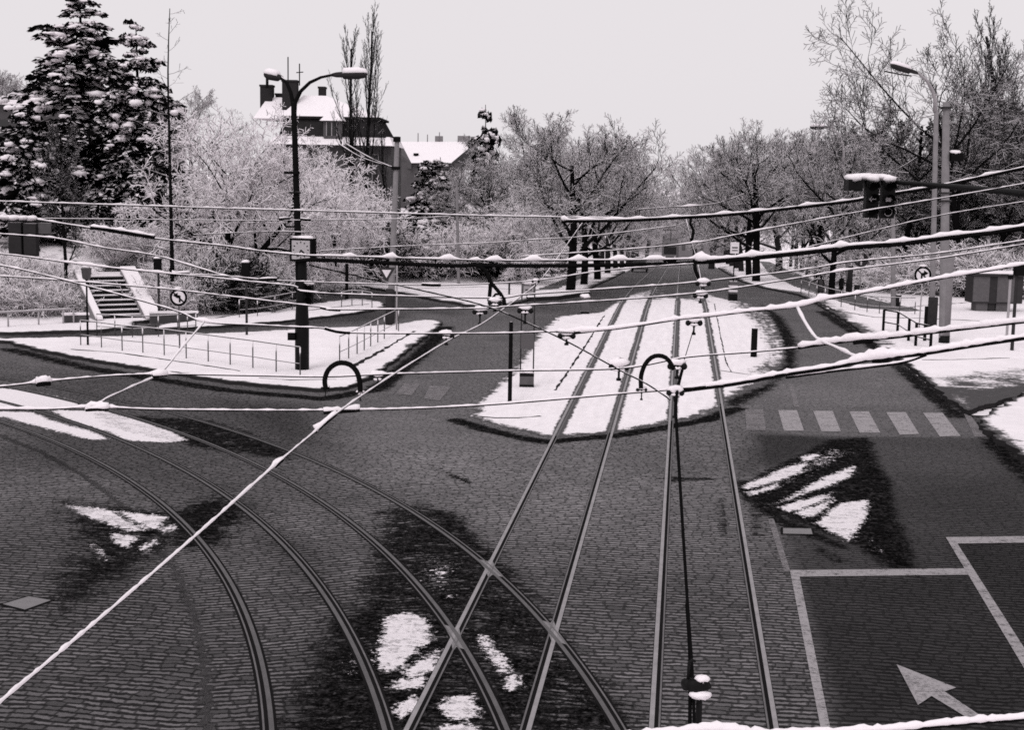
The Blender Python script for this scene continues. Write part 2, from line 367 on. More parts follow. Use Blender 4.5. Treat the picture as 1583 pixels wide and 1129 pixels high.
OUT = [(-60, 9), (16, 9), (16, 42)]+W2([(1500, 642), (1462, 619), (1403, 567), (1349, 533), (1323, 509), (1276, 480), (1236, 458), (1178, 446), (1145, 436), (1110, 415)])+[(4.4, 400), (-6.3, 400)] \
    + W2([(966, 421), (905, 452), (815, 467), (780, 476), (735, 477), (669, 466), (616, 455), (560, 446), (483, 440), (470, 467), (400, 484), (306, 498), (208, 501), (205, 510), (150, 515), (13, 519)])+[(-60, 54)]
def px_tone():
    L = []
    def a(p, v, s): L.append((W2(p), v, s, None))
    def b(p, v, wd): L.append((W2(p), v, None, wd))
    L.append(([(2.05, 5), (20, 5), (20, 37), (9, 39), (2.2, 38)], .51, .3, None))
    L.append(([(2.1, 5), (20, 5), (20, 33), (9, 36), (2.3, 30)], .72, 2.5, None))
    L.append(([(2.2, 5), (5.1, 5), (5.1, 24.8), (2.2, 24.2)], .6, .3, None))
    L.append(([(5.2, 5), (20, 5), (20, 29), (5.2, 27.3)], .6, .3, None))
    a([(500, 960), (560, 940), (640, 960), (700, 1000), (720, 1140), (440, 1150), (470, 1060)], .35, .6)
    a([(800, 860), (1225, 860), (1290, 1140), (820, 1140)], .78, 3.)
    a([(-100, 560), (300, 590), (480, 640), (520, 760), (420, 830), (200, 760), (-100, 720)], .72, 3.)
    a([(390, 830), (560, 840), (540, 1000), (440, 1140), (380, 1140), (420, 960)], .68, 2.)
    a([(1128, 745), (1160, 742), (1215, 800), (1320, 850), (1300, 850), (1200, 812), (1150, 775)], .3, .25)
    a([(1255, 842), (1275, 848), (1310, 868), (1300, 872), (1270, 862)], .35, .2)
    a([(640, 706), (735, 747), (725, 750), (690, 735)], .45, .15)
    a([(1010, 740), (1040, 736), (1120, 741), (1040, 746)], .4, .12)
    a([(1110, 770), (1120, 770), (1128, 830), (1112, 830)], .45, .15)
    a([(1160, 780), (1172, 790), (1180, 830), (1165, 828)], .45, .15)
    a([(1165, 665), (1290, 680), (1160, 735), (1130, 740)], .52, .6)
    a([(-100, 830), (90, 790), (250, 830), (330, 900), (400, 1060), (400, 1200), (-300, 1400)], .55, 3.)  # vignette-like falloff at lower left, put into the road tone
    a([(13, 840), (100, 850), (150, 960), (300, 1130), (-100, 1300)], 1.18, 1.5)
    a([(60, 640), (250, 700), (420, 800), (330, 800), (200, 740), (13, 700)], .75, 1.5)
    a([(235, 800), (330, 765), (395, 785), (335, 850), (270, 855)], .3, .8)
    a([(90, 775), (270, 790), (300, 830), (200, 890), (130, 930), (90, 960), (80, 900), (120, 850)], .4, 1.0)
    a([(590, 790), (650, 778), (740, 830), (800, 880), (840, 930), (880, 1000), (950, 1060), (1000, 1140), (420, 1150), (450, 1070), (520, 970), (560, 900)], .42, .8)
    a([(560, 900), (600, 830), (720, 820), (800, 890), (860, 980), (830, 1140), (600, 1140), (540, 980)], .42, .6)
    a([(640, 780), (700, 790), (790, 880), (760, 900), (700, 850), (620, 830)], .35, .5)
    a([(380, 800), (460, 830), (560, 960), (520, 960), (430, 860)], .6, .8)
    b([(13, 540), (140, 570), (350, 604), (500, 617), (580, 603), (650, 548), (690, 506)], .22, .55)  # dark line on the road along the left island's edge
    b([(705, 650), (760, 667), (840, 684), (960, 673), (1090, 650), (1140, 632)], .16, .42)  # dark line round the near edge of the tram bed
    a([(150, 640), (330, 650), (440, 690), (450, 712), (300, 692), (170, 658)], .35, .6)
    a([(330, 618), (480, 625), (520, 690), (420, 690)], .5, 1.5)
    a([(1135, 762), (1170, 735), (1280, 680), (1345, 676), (1358, 715), (1378, 745), (1385, 790), (1410, 850), (1425, 893), (1380, 885), (1320, 842), (1250, 815)], .28, .35)
    a([(1335, 690), (1355, 715), (1380, 750), (1385, 800), (1420, 890), (1370, 870), (1330, 840), (1345, 780), (1320, 720)], .25, .3)
    a([(1430, 600), (1590, 585), (1590, 640), (1490, 648)], .35, .8)
    a([(1175, 470), (1210, 490), (1232, 525), (1232, 565), (1190, 605), (1135, 632), (1120, 620), (1190, 590), (1210, 560), (1200, 510)], .3, .5)
    b([(1270, 482), (1330, 520), (1400, 575), (1480, 645)], .35, .5)
    a([(1500, 640), (1590, 720), (1600, 760), (1530, 700)], .15, .6)
    a([(905, 450), (970, 422), (1020, 415), (985, 455), (930, 480), (820, 485), (780, 478)], .75, 2.)
    a([(1040, 450), (1095, 452), (1080, 415), (1010, 415), (985, 450)], .7, 2.)
    a([(13, 518), (200, 505), (310, 498), (400, 484), (620, 478), (640, 492), (400, 508), (200, 522), (13, 530)], .55, 1.2)
    a([(480, 440), (560, 447), (640, 462), (735, 478), (700, 490), (590, 475), (500, 456)], .6, 1.5)
    a([(550, 640), (700, 665), (850, 690), (840, 760), (760, 800), (600, 740)], 1.35, 3.)
    a([(860, 690), (1010, 680), (1010, 800), (900, 800), (830, 760)], 1.3, 2.)
    a([(1200, 500), (1340, 530), (1400, 570), (1470, 632), (1160, 632), (1230, 580)], 1.15, 2.)
    return L
_TL = px_tone()
def f_tone(X, Y):
    r = np.ones(X.shape)
    for poly, v, s, wd in _TL:
        m = soft(X, Y, poly, s) if wd is None else band(X, Y, poly, wd)
        r *= 1-m*(1-v)*(1 if v >= .5 else .35)
    m = np.clip((Y-110)/90, 0, 1); return r*(1+.9*m)  # road pales up the avenue, haze painted into the tone
def f_wet(X, Y):
    r = np.zeros(X.shape)
    for poly, v, s, wd in _TL:
        if v >= .5: continue
        m = soft(X, Y, poly, s) if wd is None else band(X, Y, poly, wd)
        r = np.maximum(r, m*(1.08-v))
    return r
SNOWP = [[(13, 601), (60, 607), (118, 620), (128, 632), (60, 633), (-20, 632), (-60, 600)],
         [(75, 634), (160, 636), (220, 650), (255, 663), (290, 681), (255, 685), (190, 680), (168, 668), (120, 655)],
         [(-40, 636), (50, 637), (80, 650), (150, 670), (175, 680), (140, 680), (90, 668), (13, 647)],
         [(98, 781), (165, 787), (225, 820), (200, 822), (150, 805), (125, 795)], [(183, 790), (260, 800), (243, 818), (225, 817)],
         [(172, 825), (215, 830), (195, 847), (178, 838)], [(248, 818), (270, 810), (275, 815), (255, 827)], [(218, 848), (235, 832), (245, 835), (225, 857)],
         [(140, 842), (155, 850), (174, 868), (160, 866)],
         [(596, 953), (635, 947), (658, 958), (673, 985), (640, 1010), (612, 1036), (590, 1046), (583, 1010)],
         [(630, 1035), (670, 1006), (682, 1004), (674, 1035), (650, 1046), (630, 1050)], [(598, 1066), (615, 1051), (662, 1049), (656, 1066)],
         [(602, 1102), (640, 1076), (650, 1090), (620, 1112)], [(738, 982), (752, 984), (772, 1010), (793, 1036), (775, 1043), (755, 1022)],
         [(780, 1050), (800, 1044), (807, 1060), (785, 1069)], [(686, 1080), (732, 1073), (740, 1108), (700, 1113), (682, 1100)],
         [(680, 1121), (740, 1119), (742, 1140), (680, 1140)],
         [(1146, 753), (1215, 722), (1250, 714), (1237, 733), (1180, 751), (1150, 758)], [(1153, 763), (1205, 746), (1202, 754), (1160, 767)],
         [(1225, 766), (1270, 740), (1320, 720), (1317, 738), (1262, 758), (1210, 776), (1196, 781)], [(1200, 785), (1290, 760), (1282, 770), (1225, 793)],
         [(1228, 792), (1292, 771), (1267, 794), (1245, 802)], [(1261, 809), (1296, 779), (1342, 773), (1339, 803), (1312, 838)],
         [(1238, 706), (1267, 700), (1260, 711), (1243, 714)]]
SPECK = [[(628, 853), (648, 868), (640, 877), (630, 868)], [(652, 877), (670, 887), (663, 897)], [(683, 917), (702, 925), (697, 937), (688, 930)],
         [(785, 874), (802, 885), (792, 892)], [(800, 895), (817, 908), (808, 915)], [(1338, 847), (1360, 826), (1378, 850), (1350, 864)],
         [(610, 1000), (560, 1060), (500, 1050), (530, 1010)], [(1185, 735), (1280, 690), (1330, 700), (1200, 760)], [(640, 850), (720, 870), (700, 940), (650, 900)]]
_SP = [W2(p) for p in SNOWP]; _SK = [W2(p) for p in SPECK]
def f_snow(X, Y):
    r = np.zeros(X.shape)
    for p in _SP: r = np.maximum(r, soft(X, Y, p, .4))
    for p in _SK: r = np.maximum(r, soft(X, Y, p, .6)*.43)
    return r
def f_asph(X, Y):
    r = soft(X, Y, [(2.0, 5), (20, 5), (20, 45), (8.4, 62), (8.2, 75), (2.3, 75), (2.3, 38)], .4)
    a = soft(X, Y, W2([(-100, 560), (300, 585), (500, 640), (560, 690), (830, 690), (720, 645), (790, 540), (860, 480), (700, 475), (600, 500), (13, 520)]), 1.5)
    return np.maximum(r*.75, a*.6)
def circ(px):
    Q = np.array([flat(*q)[:2] for q in px]); A = np.c_[2*Q, np.ones(len(Q))]; s = np.linalg.lstsq(A, (Q**2).sum(1), rcond=None)[0]
    return s[0], s[1], math.sqrt(s[2]+s[0]**2+s[1]**2)
PXR = [[(13, 656), (80, 685), (159, 719), (239, 770), (292, 820), (343, 884), (379, 963), (405, 1038), (413, 1126)],
       [(133, 658), (213, 693), (292, 733), (363, 777), (422, 825), (465, 861), (514, 930), (557, 1005), (593, 1126)],
       [(173, 637), (266, 666), (350, 697), (416, 729), (483, 767), (557, 822), (629, 897), (704, 987), (782, 1126)],
       [(252, 637), (319, 653), (350, 663), (443, 692), (523, 727), (589, 764), (661, 809), (753, 882), (856, 984), (890, 1021), (970, 1129)]]
CI = [circ(p) for p in PXR]
def f_sett(X, Y):
    # courses run across the tracks: radially along the curve, straight elsewhere
    c = CI[1]; r = np.hypot(X-c[0], Y-c[1]); th = np.arctan2(Y-c[1], X-c[0])
    rin = np.hypot(X-CI[0][0], Y-CI[0][1])-CI[0][2]; rout = np.hypot(X-CI[3][0], Y-CI[3][1])-CI[3][2]
    z = (rin > -.75) & (rout < .03) & (X < -3.1)
    return np.where(z, r+7.3, X), np.where(z, th*c[2]+3.1, Y)
rx = np.r_[np.arange(-60, -20, .5), np.arange(-20, 16.05, .115)]
ry = [9.]
while ry[-1] < 400: ry.append(ry[-1]+max(.07, .0042*ry[-1]))
ro = grid_sheet('road', rx, np.array(ry), OUT, M['road'], 0., {'su': lambda X, Y: f_sett(X, Y)[0], 'sv': lambda X, Y: f_sett(X, Y)[1], 'tone': f_tone, 'wet': f_wet, 'snow': f_snow, 'asph': f_asph})

def drape(name, poly, zoff, mat, spacing, rag=0., seed=0, kerb=None, dirt=None, edge_dirt=0., closed_px=True):
    """raised or flush sheet over a world outline, edges roughened, with an optional kerb face"""
    R_ = random.Random(seed); pts = []
    n = len(poly)
    for i in range(n):
        a = Vector(poly[i]).to_2d(); b = Vector(poly[(i+1) % n]).to_2d(); L = (b-a).length; k = max(1, int(L/max(.18, spacing*.5)))
        nn = Vector((-(b-a).y, (b-a).x)).normalized() if L > 0 else Vector((0, 0))
        for j in range(k): pts.append(a.lerp(b, j/k)+nn*(R_.uniform(-rag, rag)+rag*math.sin(j*.9+i)))
    xs = [p.x for p in pts]; ys = [p.y for p in pts]; ins = []
    yy = min(ys)
    while yy < max(ys):
        sp = spacing*max(1, yy/60)
        X = np.arange(min(xs), max(xs), sp)+R_.random()*sp*.3; Yv = np.full(X.shape, yy)
        ok = inside(X, Yv, [tuple(p) for p in pts]) & (seg_dist(X, Yv, [tuple(p) for p in pts]) > .12)
        ins += [Vector((x, yy)) for x in X[ok]]; yy += sp
    allp = pts+ins; nb = len(pts)
    vs, es, fs, ov, oe, of = delaunay_2d_cdt(allp, [(i, (i+1) % nb) for i in range(nb)], [], 1, 1e-5)
    X = np.array([v.x for v in vs]); Y = np.array([v.y for v in vs]); Z = T(X, Y)+zoff
    V = np.stack([X, Y, Z], 1).tolist(); fs = [list(f) for f in fs]; mi = [0]*len(fs)
    if kerb:
        b0 = len(V); bp = [(p.x, p.y) for p in pts]; bz = T(np.array(xs), np.array(ys))
        for (x, y), z in zip(bp, bz): V += [(x, y, z+zoff), (x, y, z-.05)]
        for i in range(nb):
            j = (i+1) % nb; fs.append([b0+2*i, b0+2*i+1, b0+2*j+1, b0+2*j]); mi.append(1)
    me = bpy.data.meshes.new(name); me.from_pydata(V, [], fs); me.materials.append(mat)
    if kerb: me.materials.append(kerb); me.polygons.foreach_set('material_index', mi)
    VX_ = np.array([v[0] for v in V]); VY_ = np.array([v[1] for v in V])
    d = np.zeros(len(V))
    if edge_dirt: d = np.clip(1-seg_dist(VX_, VY_, [tuple(p) for p in pts])/edge_dirt, 0, 1)*.75
    for p, v, s in (dirt or []): d = np.maximum(d, soft(VX_, VY_, p, s)*v)
    a = me.attributes.new('dirt', 'FLOAT', 'POINT'); a.data.foreach_set('value', d.astype(np.float32))
    # consistent upward normals
    me.update()
    bm = bmesh.new(); bm.from_mesh(me)
    for f in bm.faces:
        if f.material_index == 0 and f.normal.z < 0: f.normal_flip()
    bm.to_mesh(me); bm.free(); me.update()
    o = bpy.data.objects.new(name, me); COL.objects.link(o); o['kind'] = 'structure'; return o

BED = [(728, 645), (736, 625), (770, 592), (795, 568), (815, 540), (832, 512), (860, 490), (880, 487), (925, 483), (955, 466), (985, 452), (1010, 446), (1040, 449), (1095, 452), (1110, 460), (1165, 470), (1195, 495), (1210, 525), (1215, 552), (1195, 580), (1150, 602), (1125, 620), (1090, 641), (1040, 652), (960, 667), (880, 675), (840, 673), (780, 661)]
drape('tram_bed', W2(BED), .006, M['bed'], .3, .05, 3, None,
      [(W2([(1115, 455), (1175, 468), (1205, 495), (1222, 540), (1205, 580), (1160, 600), (1150, 570), (1180, 550), (1160, 500), (1130, 480)]), .62, 1.2),
       (W2([(700, 660), (730, 625), (800, 555), (820, 530), (835, 560), (770, 615), (745, 645)]), .42, .8),
       (W2([(985, 470), (985, 440), (1100, 440), (1100, 470), (1040, 462)]), .75, 3.)], .6)
ISL = [(-140, 520), (13, 532), (60, 545), (140, 560), (250, 578), (350, 594), (430, 602), (500, 607), (540, 603), (575, 586), (612, 560), (650, 530), (680, 508), (684, 500), (660, 497), (620, 503), (560, 508), (470, 512), (380, 517), (300, 520), (200, 523), (13, 527)]
drape('traffic_island', W2(ISL), .11, M['ground'], .45, .05, 5, M['kerb'], None, .25)
ISL2 = [(240, 512), (350, 507), (456, 498), (540, 488), (571, 483), (595, 477), (592, 470), (560, 465), (520, 467), (470, 474), (420, 484), (350, 492), (300, 499), (240, 506)]
drape('narrow_traffic_island', W2(ISL2), .1, M['ground'], .5, .05, 6, M['kerb'], None, .2)
drape('pavement', [(-60, 53.5)]+W2([(13, 518), (150, 514), (205, 508), (208, 500), (240, 498), (230, 488), (130, 486)])+[(-31, 64), (-60, 62)], .1, M['ground'], .6, .04, 7, M['kerb'], None, .25)
drape('pavement', W2([(483, 439), (560, 445), (616, 454), (669, 465), (735, 476), (780, 475), (815, 466), (905, 451), (950, 430), (966, 421), (950, 416), (900, 418), (840, 424), (760, 422), (700, 424), (560, 421), (500, 428)]), .1, M['ground'], .8, .05, 8, M['kerb'], None, .2)
drape('pavement', W2([(1110, 415), (1145, 436), (1178, 446), (1236, 458), (1276, 480), (1323, 509), (1349, 533), (1403, 567), (1442, 600), (1462, 618), (1495, 640), (1590, 612), (1800, 560), (1750, 480), (1500, 470), (1400, 478), (1260, 440), (1180, 405)]), .11, M['ground'], .5, .05, 9, M['kerb'],
      [(W2([(1400, 570), (1440, 585), (1590, 570), (1820, 540), (1850, 600), (1590, 625), (1495, 650), (1450, 620)]), .5, 1.6), (W2([(1430, 600), (1520, 605), (1700, 580), (1700, 600), (1590, 618), (1495, 642)]), .75, 1.),
       (W2([(1180, 446), (1260, 470), (1340, 520), (1380, 545), (1395, 540), (1330, 497), (1250, 455)]), .55, .8)], .3)
drape('snow_bank', W2([(1516, 657), (1540, 640), (1590, 612), (1780, 610), (1800, 800), (1590, 718), (1548, 690), (1522, 668)]), .16, M['ground'], .35, .08, 10, M['kerb'], [(W2([(1500, 650), (1600, 730), (1600, 700), (1545, 668)]), .5, .5)], .3)
k_ = NT('wet_footpath', .7, .3); _n = k_.noise(5, 6, .7); _n2 = k_.noise(.8, 5, .6)
_m = k_.sstep(k_.math('ADD', k_.math('MULTIPLY', _n, .5), k_.math('MULTIPLY', _n2, .5)), .56, .68)
k_.grey(k_.lerp(_m, k_.math('MULTIPLY', .085, k_.math('ADD', .4, _n)), .6)); M['path'] = k_.mat
drape('footpath', W2([(1175, 405), (1190, 426), (1230, 446), (1280, 464), (1330, 479), (1400, 485), (1428, 484), (1400, 477), (1356, 468), (1303, 453), (1263, 437), (1223, 421), (1190, 406)]), .125, M['path'], .8, .08, 11)
drape('footpath', W2([(826, 452), (850, 443), (872, 434), (900, 423), (912, 425), (890, 437), (862, 449)]), .115, M['path'], .8, .08, 12)
drape('kerb_island', W2([(815, 459), (858, 457), (906, 453), (912, 457), (860, 464), (815, 466)]), .22, M['snow'], .5, .03, 13, M['kerb'])

def strip(pts, wd, zo, mat, name='kerb_line'):
    q = [P(*p)[0] for p in pts]; L = [(p.x, p.y) for p in q]; D = []
    for a, b in zip(L, L[1:]):
        n = max(1, int(math.hypot(b[0]-a[0], b[1]-a[1])/.35)); D += [(a[0]+(b[0]-a[0])*i/n, a[1]+(b[1]-a[1])*i/n) for i in range(n)]
    D.append(L[-1]); R_ = random.Random(len(D)); mb = MB(); n = len(D)
    for i, p in enumerate(D):
        a, b = D[max(i-1, 0)], D[min(i+1, n-1)]; t = Vector((b[0]-a[0], b[1]-a[1])).normalized(); h = wd/2*R_.uniform(.25, 1.3); k = wd*R_.uniform(-.25, .25)
        for o in (-h+k, h+k): x, y = p[0]-t.y*o, p[1]+t.x*o; mb.v.append((x, y, Tz(x, y)+zo))
    for i in range(n-1): mb.f.append([2*i, 2*i+1, 2*i+3, 2*i+2]); mb.m.append(0)
    o = mb.build(name, mat, None, False)
    for p in o.data.polygons:
        if p.normal.z < 0: p.flip()
    o['kind'] = 'structure'; return o
strip([(109, 545), (180, 550), (250, 560), (310, 569), (372, 579)], .14, .118, M['kerb'])
strip([(400, 590), (450, 593), (520, 592)], .1, .118, M['kerb'])
strip([(545, 572), (590, 547), (640, 516)], .2, .118, M['kerb'])
strip([(934, 488), (905, 535), (880, 572), (859, 604)], .1, .012, M['kerb'])
strip([(732, 644), (765, 647), (800, 647), (836, 644)], .12, .012, M['kerb'])
strip([(1104, 470), (1112, 510), (1122, 560), (1130, 575)], .05, .012, M['kerb'])
strip([(1112, 573), (1160, 580), (1210, 578)], .1, .012, M['kerb'])
strip([(1240, 462), (1290, 483), (1350, 494), (1430, 496), (1520, 500), (1583, 502)], .22, .118, M['kerb'])
strip([(1425, 561), (1470, 561), (1560, 558)], .12, .118, M['kerb'])
strip([(470, 484), (520, 478), (571, 473)], .12, .108, M['kerb'])
strip([(560, 447), (640, 449), (740, 446), (790, 450)], .2, .108, M['kerb'])
# ------------------------------------------------------------------ tram rails
def offset_line(pts, o):
    r = []
    for i, p in enumerate(pts):
        a = pts[max(i-1, 0)]; b = pts[min(i+1, len(pts)-1)]; t = Vector((b[0]-a[0], b[1]-a[1])).normalized(); r.append((p[0]-t.y*o, p[1]+t.x*o))
    return r
def rail_mesh(name, pts, side, parent, top='rail'):
    """grooved street rail: running head, groove, guard lip"""
    w_ = .112 if top == 'rail_dull' else .082
    prof = [(-w_, .0035, 1), (-.078, .0035, 1), (-.075, .008, 1), (-.012, .008, 0), (-.012, .0045, 1), (.04, .0045, 1), (.04, .008, 1), (.065, .008, 2), (.066, .0035, 1), (w_-.01, .0035, 1)]
    xs = np.array([p[0] for p in pts]); ys = np.array([p[1] for p in pts]); zz = T(xs, ys)
    lines = [offset_line(pts, o*side) for o, z, m in prof]; mb = MB(); k = len(prof)
    for i in range(len(pts)):
        for j, (o, z, m) in enumerate(prof): mb.v.append((lines[j][i][0], lines[j][i][1], float(zz[i])+z))
    for i in range(len(pts)-1):
        for j in range(k-1):
            mb.f.append([i*k+j, i*k+j+1, (i+1)*k+j+1, (i+1)*k+j]); mb.m.append(prof[j+1][2])
    return mb.build(name, [M[top], M['groove'], M['lip']], parent, False)
def yline(x): return [(x, y) for y in np.r_[np.arange(9, 80, 1.), np.arange(80, 300, 4.)]]
for lab, xa, xb in (('straight embedded tram track heading into the avenue, left of the two', RX[0], RX[1]), ('straight embedded tram track under the forward running contact wire, right of the two', RX[2], RX[3])):
    e = empty('tram_track', (0, 0, 0), 0, lab, 'tram track')
    rail_mesh('rail', yline(xa), -1, e); rail_mesh('rail', yline(xb), 1, e)
def arc(c, y0, x1):
    a0 = math.asin((y0-c[1])/c[2]); a1 = a0
    while c[0]+c[2]*math.cos(a1) > x1 and a1 < 1.35: a1 += .01
    return [(c[0]+c[2]*math.cos(a), c[1]+c[2]*math.sin(a)) for a in np.arange(a0, a1, .012)]
trk = []
for lab, i in (('curved embedded tram track, inner of the two sweeping off to the left', 0), ('curved embedded tram track, outer of the two, crossing the straight left track', 2)):
    e = empty('tram_track', (0, 0, .0016), 0, lab, 'tram track'); trk.append(e)
    rail_mesh('rail', arc(CI[i], 9.5, -32), 1, e, 'rail_dull'); rail_mesh('rail', arc(CI[i+1], 9.5, -32), -1, e, 'rail_dull')
def crossing(ci, x, parent):
    c = CI[ci]; y = c[1]+math.sqrt(c[2]**2-(x-c[0])**2)
    th = math.atan2(y-c[1], x-c[0]); t = Vector((-math.sin(th), math.cos(th))); u = Vector((0, 1)); mb = MB(); L = .62
    q = Vector((x, y)); n1 = Vector((-t.y, t.x)); pts = []
    for d1, d2 in ((u, t), (t, -u), (-u, -t), (-t, u)):
        pts += [q+d1*L+(d2-d1*d1.dot(d2)).normalized()*.06, q+(d1+d2)*.22]
    vs = [(q.x, q.y, .0062)]+[(p.x, p.y, .0062) for p in pts]
    mb.add(vs, [(0, i, i % 8+1) for i in range(1, 9)]); mb.build('crossing_plate', M['frog'], parent, False)
crossing(2, RX[0], trk[1]); crossing(3, RX[0], trk[1]); crossing(3, RX[1], trk[1]); crossing(2, RX[1], trk[1])

# ------------------------------------------------------------------ painted markings and covers
def mark(poly, mat, z=.012, name='road_marking'):
    mb = MB(); n = len(poly); mb.add([(p[0], p[1], z+Tz(p[0], p[1])) for p in poly], [tuple(range(n))])
    o = mb.build(name, mat, None, False)
    for p in o.data.polygons:
        if p.normal.z < 0: p.flip()
    o['kind'] = 'structure'; return o
def fpx(pts): return [tuple(flat(*q)[:2]) for q in pts]
for i, q in enumerate([[(1203, 635), (1232, 635), (1243, 667), (1212, 667)], [(1257, 636), (1287, 636), (1300, 668), (1270, 668)], [(1313, 637), (1343, 637), (1361, 670), (1329, 670)], [(1370, 638), (1400, 638), (1421, 672), (1391, 673)], [(1427, 639), (1457, 639), (1485, 675), (1453, 676)]]):
    mark(fpx(q), M['paint'])
for q in ([(1152, 634), (1180, 634), (1184, 666), (1154, 666)], [(1490, 640), (1502, 645), (1525, 676), (1506, 676)], [(625, 593), (650, 594), (636, 612), (612, 610)], [(665, 597), (697, 599), (680, 620), (655, 617)], [(1219, 596), (1226, 596), (1236, 630), (1228, 630)], [(1187, 803), (1196, 803), (1222, 885), (1212, 885)]): mark(fpx(q), M['paint_faded'])
mark(fpx([(1221, 883), (1494, 880), (1500, 890), (1236, 893), (1285, 1135), (1270, 1135)]), M['paint'])
mark(fpx([(1462, 832), (1700, 829), (1700, 839), (1480, 842), (1600, 1030), (1620, 1075), (1598, 1060)]), M['paint'], .0145)
mark(fpx([(1386, 1029), (1478, 1065), (1460, 1071), (1530, 1118), (1512, 1122), (1440, 1078), (1419, 1092)]), M['paint'])
def cover(px, label):
    pts = fpx(px); c = sum((Vector(p) for p in pts), Vector((0, 0)))/len(pts); e = empty('utility_cover', (c.x, c.y, 0), 0, label, 'cover')
    mb = MB(); ins = [c+(Vector(p)-c)*.86-c for p in pts]; outp = [Vector(p)-c for p in pts]; n = len(pts)
    mb.add([(p.x, p.y, .011) for p in outp]+[(p.x, p.y, .011) for p in ins]+[(p.x, p.y, -.02) for p in outp], [(i, (i+1) % n, n+(i+1) % n, n+i) for i in range(n)]+[(i, 2*n+i, 2*n+(i+1) % n, (i+1) % n) for i in range(n)])
    mb.build('frame', M['groove'], e, False); mb = MB(); mb.add([(p.x, p.y, .013) for p in ins], [tuple(range(n))]); mb.build('lid', M['frog'], e, False)
cover([(-2, 936), (45, 922), (85, 929), (38, 946)], 'pale diamond shaped steel cover set in cobbles at far left')
cover([(1207, 817), (1257, 818), (1260, 828), (1207, 827)], 'narrow rectangular drain cover beside the right hand rail near the snow heap')

# ------------------------------------------------------------------ vegetation prototypes (mesh pairs, reused with obj.copy)
def grow(mbT, mbC, R_, p, d, L, r, lev, S):
    """recursive limb; levels below S['split'] go to the trunk mesh, the rest to the crown"""
    k = S['segs'][lev]; pts = [p.copy()]; rad = [r]; dd = d.copy(); q = p.copy(); dirs = [dd.copy()]
    for i in range(k):
        dd = (dd+Vector((R_.gauss(0, 1), R_.gauss(0, 1), R_.gauss(0, 1)))*S['wob'][lev]+Vector((0, 0, S['up'][lev]))).normalized()
        q = q+dd*(L/k); pts.append(q.copy()); dirs.append(dd.copy()); rad.append(max(r*(1-(1-S['tip'][lev])*(i+1)/k), S['rmin']))
    mb = mbT if lev < S['split'] else mbC
    mb.tube(pts, rad, S['sides'][lev], 0, False)
    if lev+1 >= len(S['segs']): return
    n = S['kids'][lev]; f0 = S['first'][lev]; az = R_.uniform(0, 6.28)
    for i in range(n):
        t = f0+(1-f0)*(i+R_.uniform(.2, .8))/n; x = t*k; j = min(int(x), k-1); fr = x-j
        pos = pts[j].lerp(pts[j+1], fr); rr = rad[j]+(rad[j+1]-rad[j])*fr; dr = dirs[j+1]
        az += 2.4+R_.uniform(-.5, .5); ang = math.radians(S['ang'][lev]+R_.uniform(-12, 12))
        o = dr.orthogonal().normalized(); o.rotate(Matrix.Rotation(az, 3, dr))
        nd = dr*math.cos(ang)+o*math.sin(ang)
        sh = S['shape'](t) if lev == 0 else (1-.45*t)
        grow(mbT, mbC, R_, pos, nd.normalized(), L*S['len'][lev]*sh*R_.uniform(.75, 1.2), min(rr*S['rk'][lev], rr*.9), lev+1, S)
def spec(**k):
    b = dict(segs=[7, 5, 4, 3, 2], wob=[.05, .13, .14, .14, .14], up=[.02, .06, .05, .02, 0], tip=[.35, .3, .3, .4, .5], sides=[8, 6, 4, 3, 3], kids=[9, 7, 6, 6], first=[.3, .25, .2, .15],
             ang=[50, 45, 45, 45], len=[.62, .55, .5, .5], rk=[.55, .55, .55, .6], rmin=.011, split=2, shape=lambda t: 1.1-.5*t)
    b.update(k); return b
def tree_proto(seed, H, r, S, mt, mc, trunkdir=(0, 0, 1), stems=1, lean=.0):
    R_ = random.Random(seed); a = MB(); b = MB()
    for s in range(stems):
        az = 6.28*s/stems+R_.uniform(-.4, .4); d = (Vector(trunkdir)+Vector((math.cos(az), math.sin(az), 0))*lean*(1 if stems > 1 else R_.uniform(0, 1))).normalized()
        grow(a, b, R_, Vector((math.cos(az)*r*.7 if stems > 1 else 0, math.sin(az)*r*.7 if stems > 1 else 0, -.3)), d, H*S.get('trunk', .8)*R_.uniform(.85, 1.05), r*R_.uniform(.8, 1), 0, S)
    top = max(v[2] for v in b.v)
    out = []
    for m, mat, nm in ((a, mt, 'trunk'), (b, mc, 'crown')):
        me = bpy.data.meshes.new(nm); me.from_pydata([(x*H/top, y*H/top, z*H/top) for x, y, z in m.v], [], m.f); me.materials.append(mat)
        me.polygons.foreach_set('use_smooth', [True]*len(me.polygons)); me.update(); out.append(me)
    return out, H
AV = dict(rmin=.014, kids=[11, 9, 9, 11], first=[.27, .25, .2, .1], ang=[56, 42, 45, 50], len=[.75, .62, .52, .5], shape=lambda t: 1.25-.62*t, up=[.02, .05, .03, .0, 0], trunk=.72)
PROTO = {}
for i in range(3): PROTO['avenue', i] = tree_proto(10+i, 11, .34, spec(**AV), M['bark_trunk'], M['twig'])
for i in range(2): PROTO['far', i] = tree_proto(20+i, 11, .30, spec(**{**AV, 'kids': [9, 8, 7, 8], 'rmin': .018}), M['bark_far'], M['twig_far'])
PROTO['big', 0] = tree_proto(33, 19, .34, spec(kids=[8, 9, 8, 9], first=[.4, .25, .2, .1], ang=[46, 42, 45, 45], len=[.95, .6, .5, .5], up=[.02, .07, .03, .02, 0], wob=[.06, .12, .13, .14, .14], tip=[.5, .3, .3, .4, .5], trunk=.62, shape=lambda t: 1.1-.35*t, rmin=.019), M['bark_trunk'], M['twig_dark'])
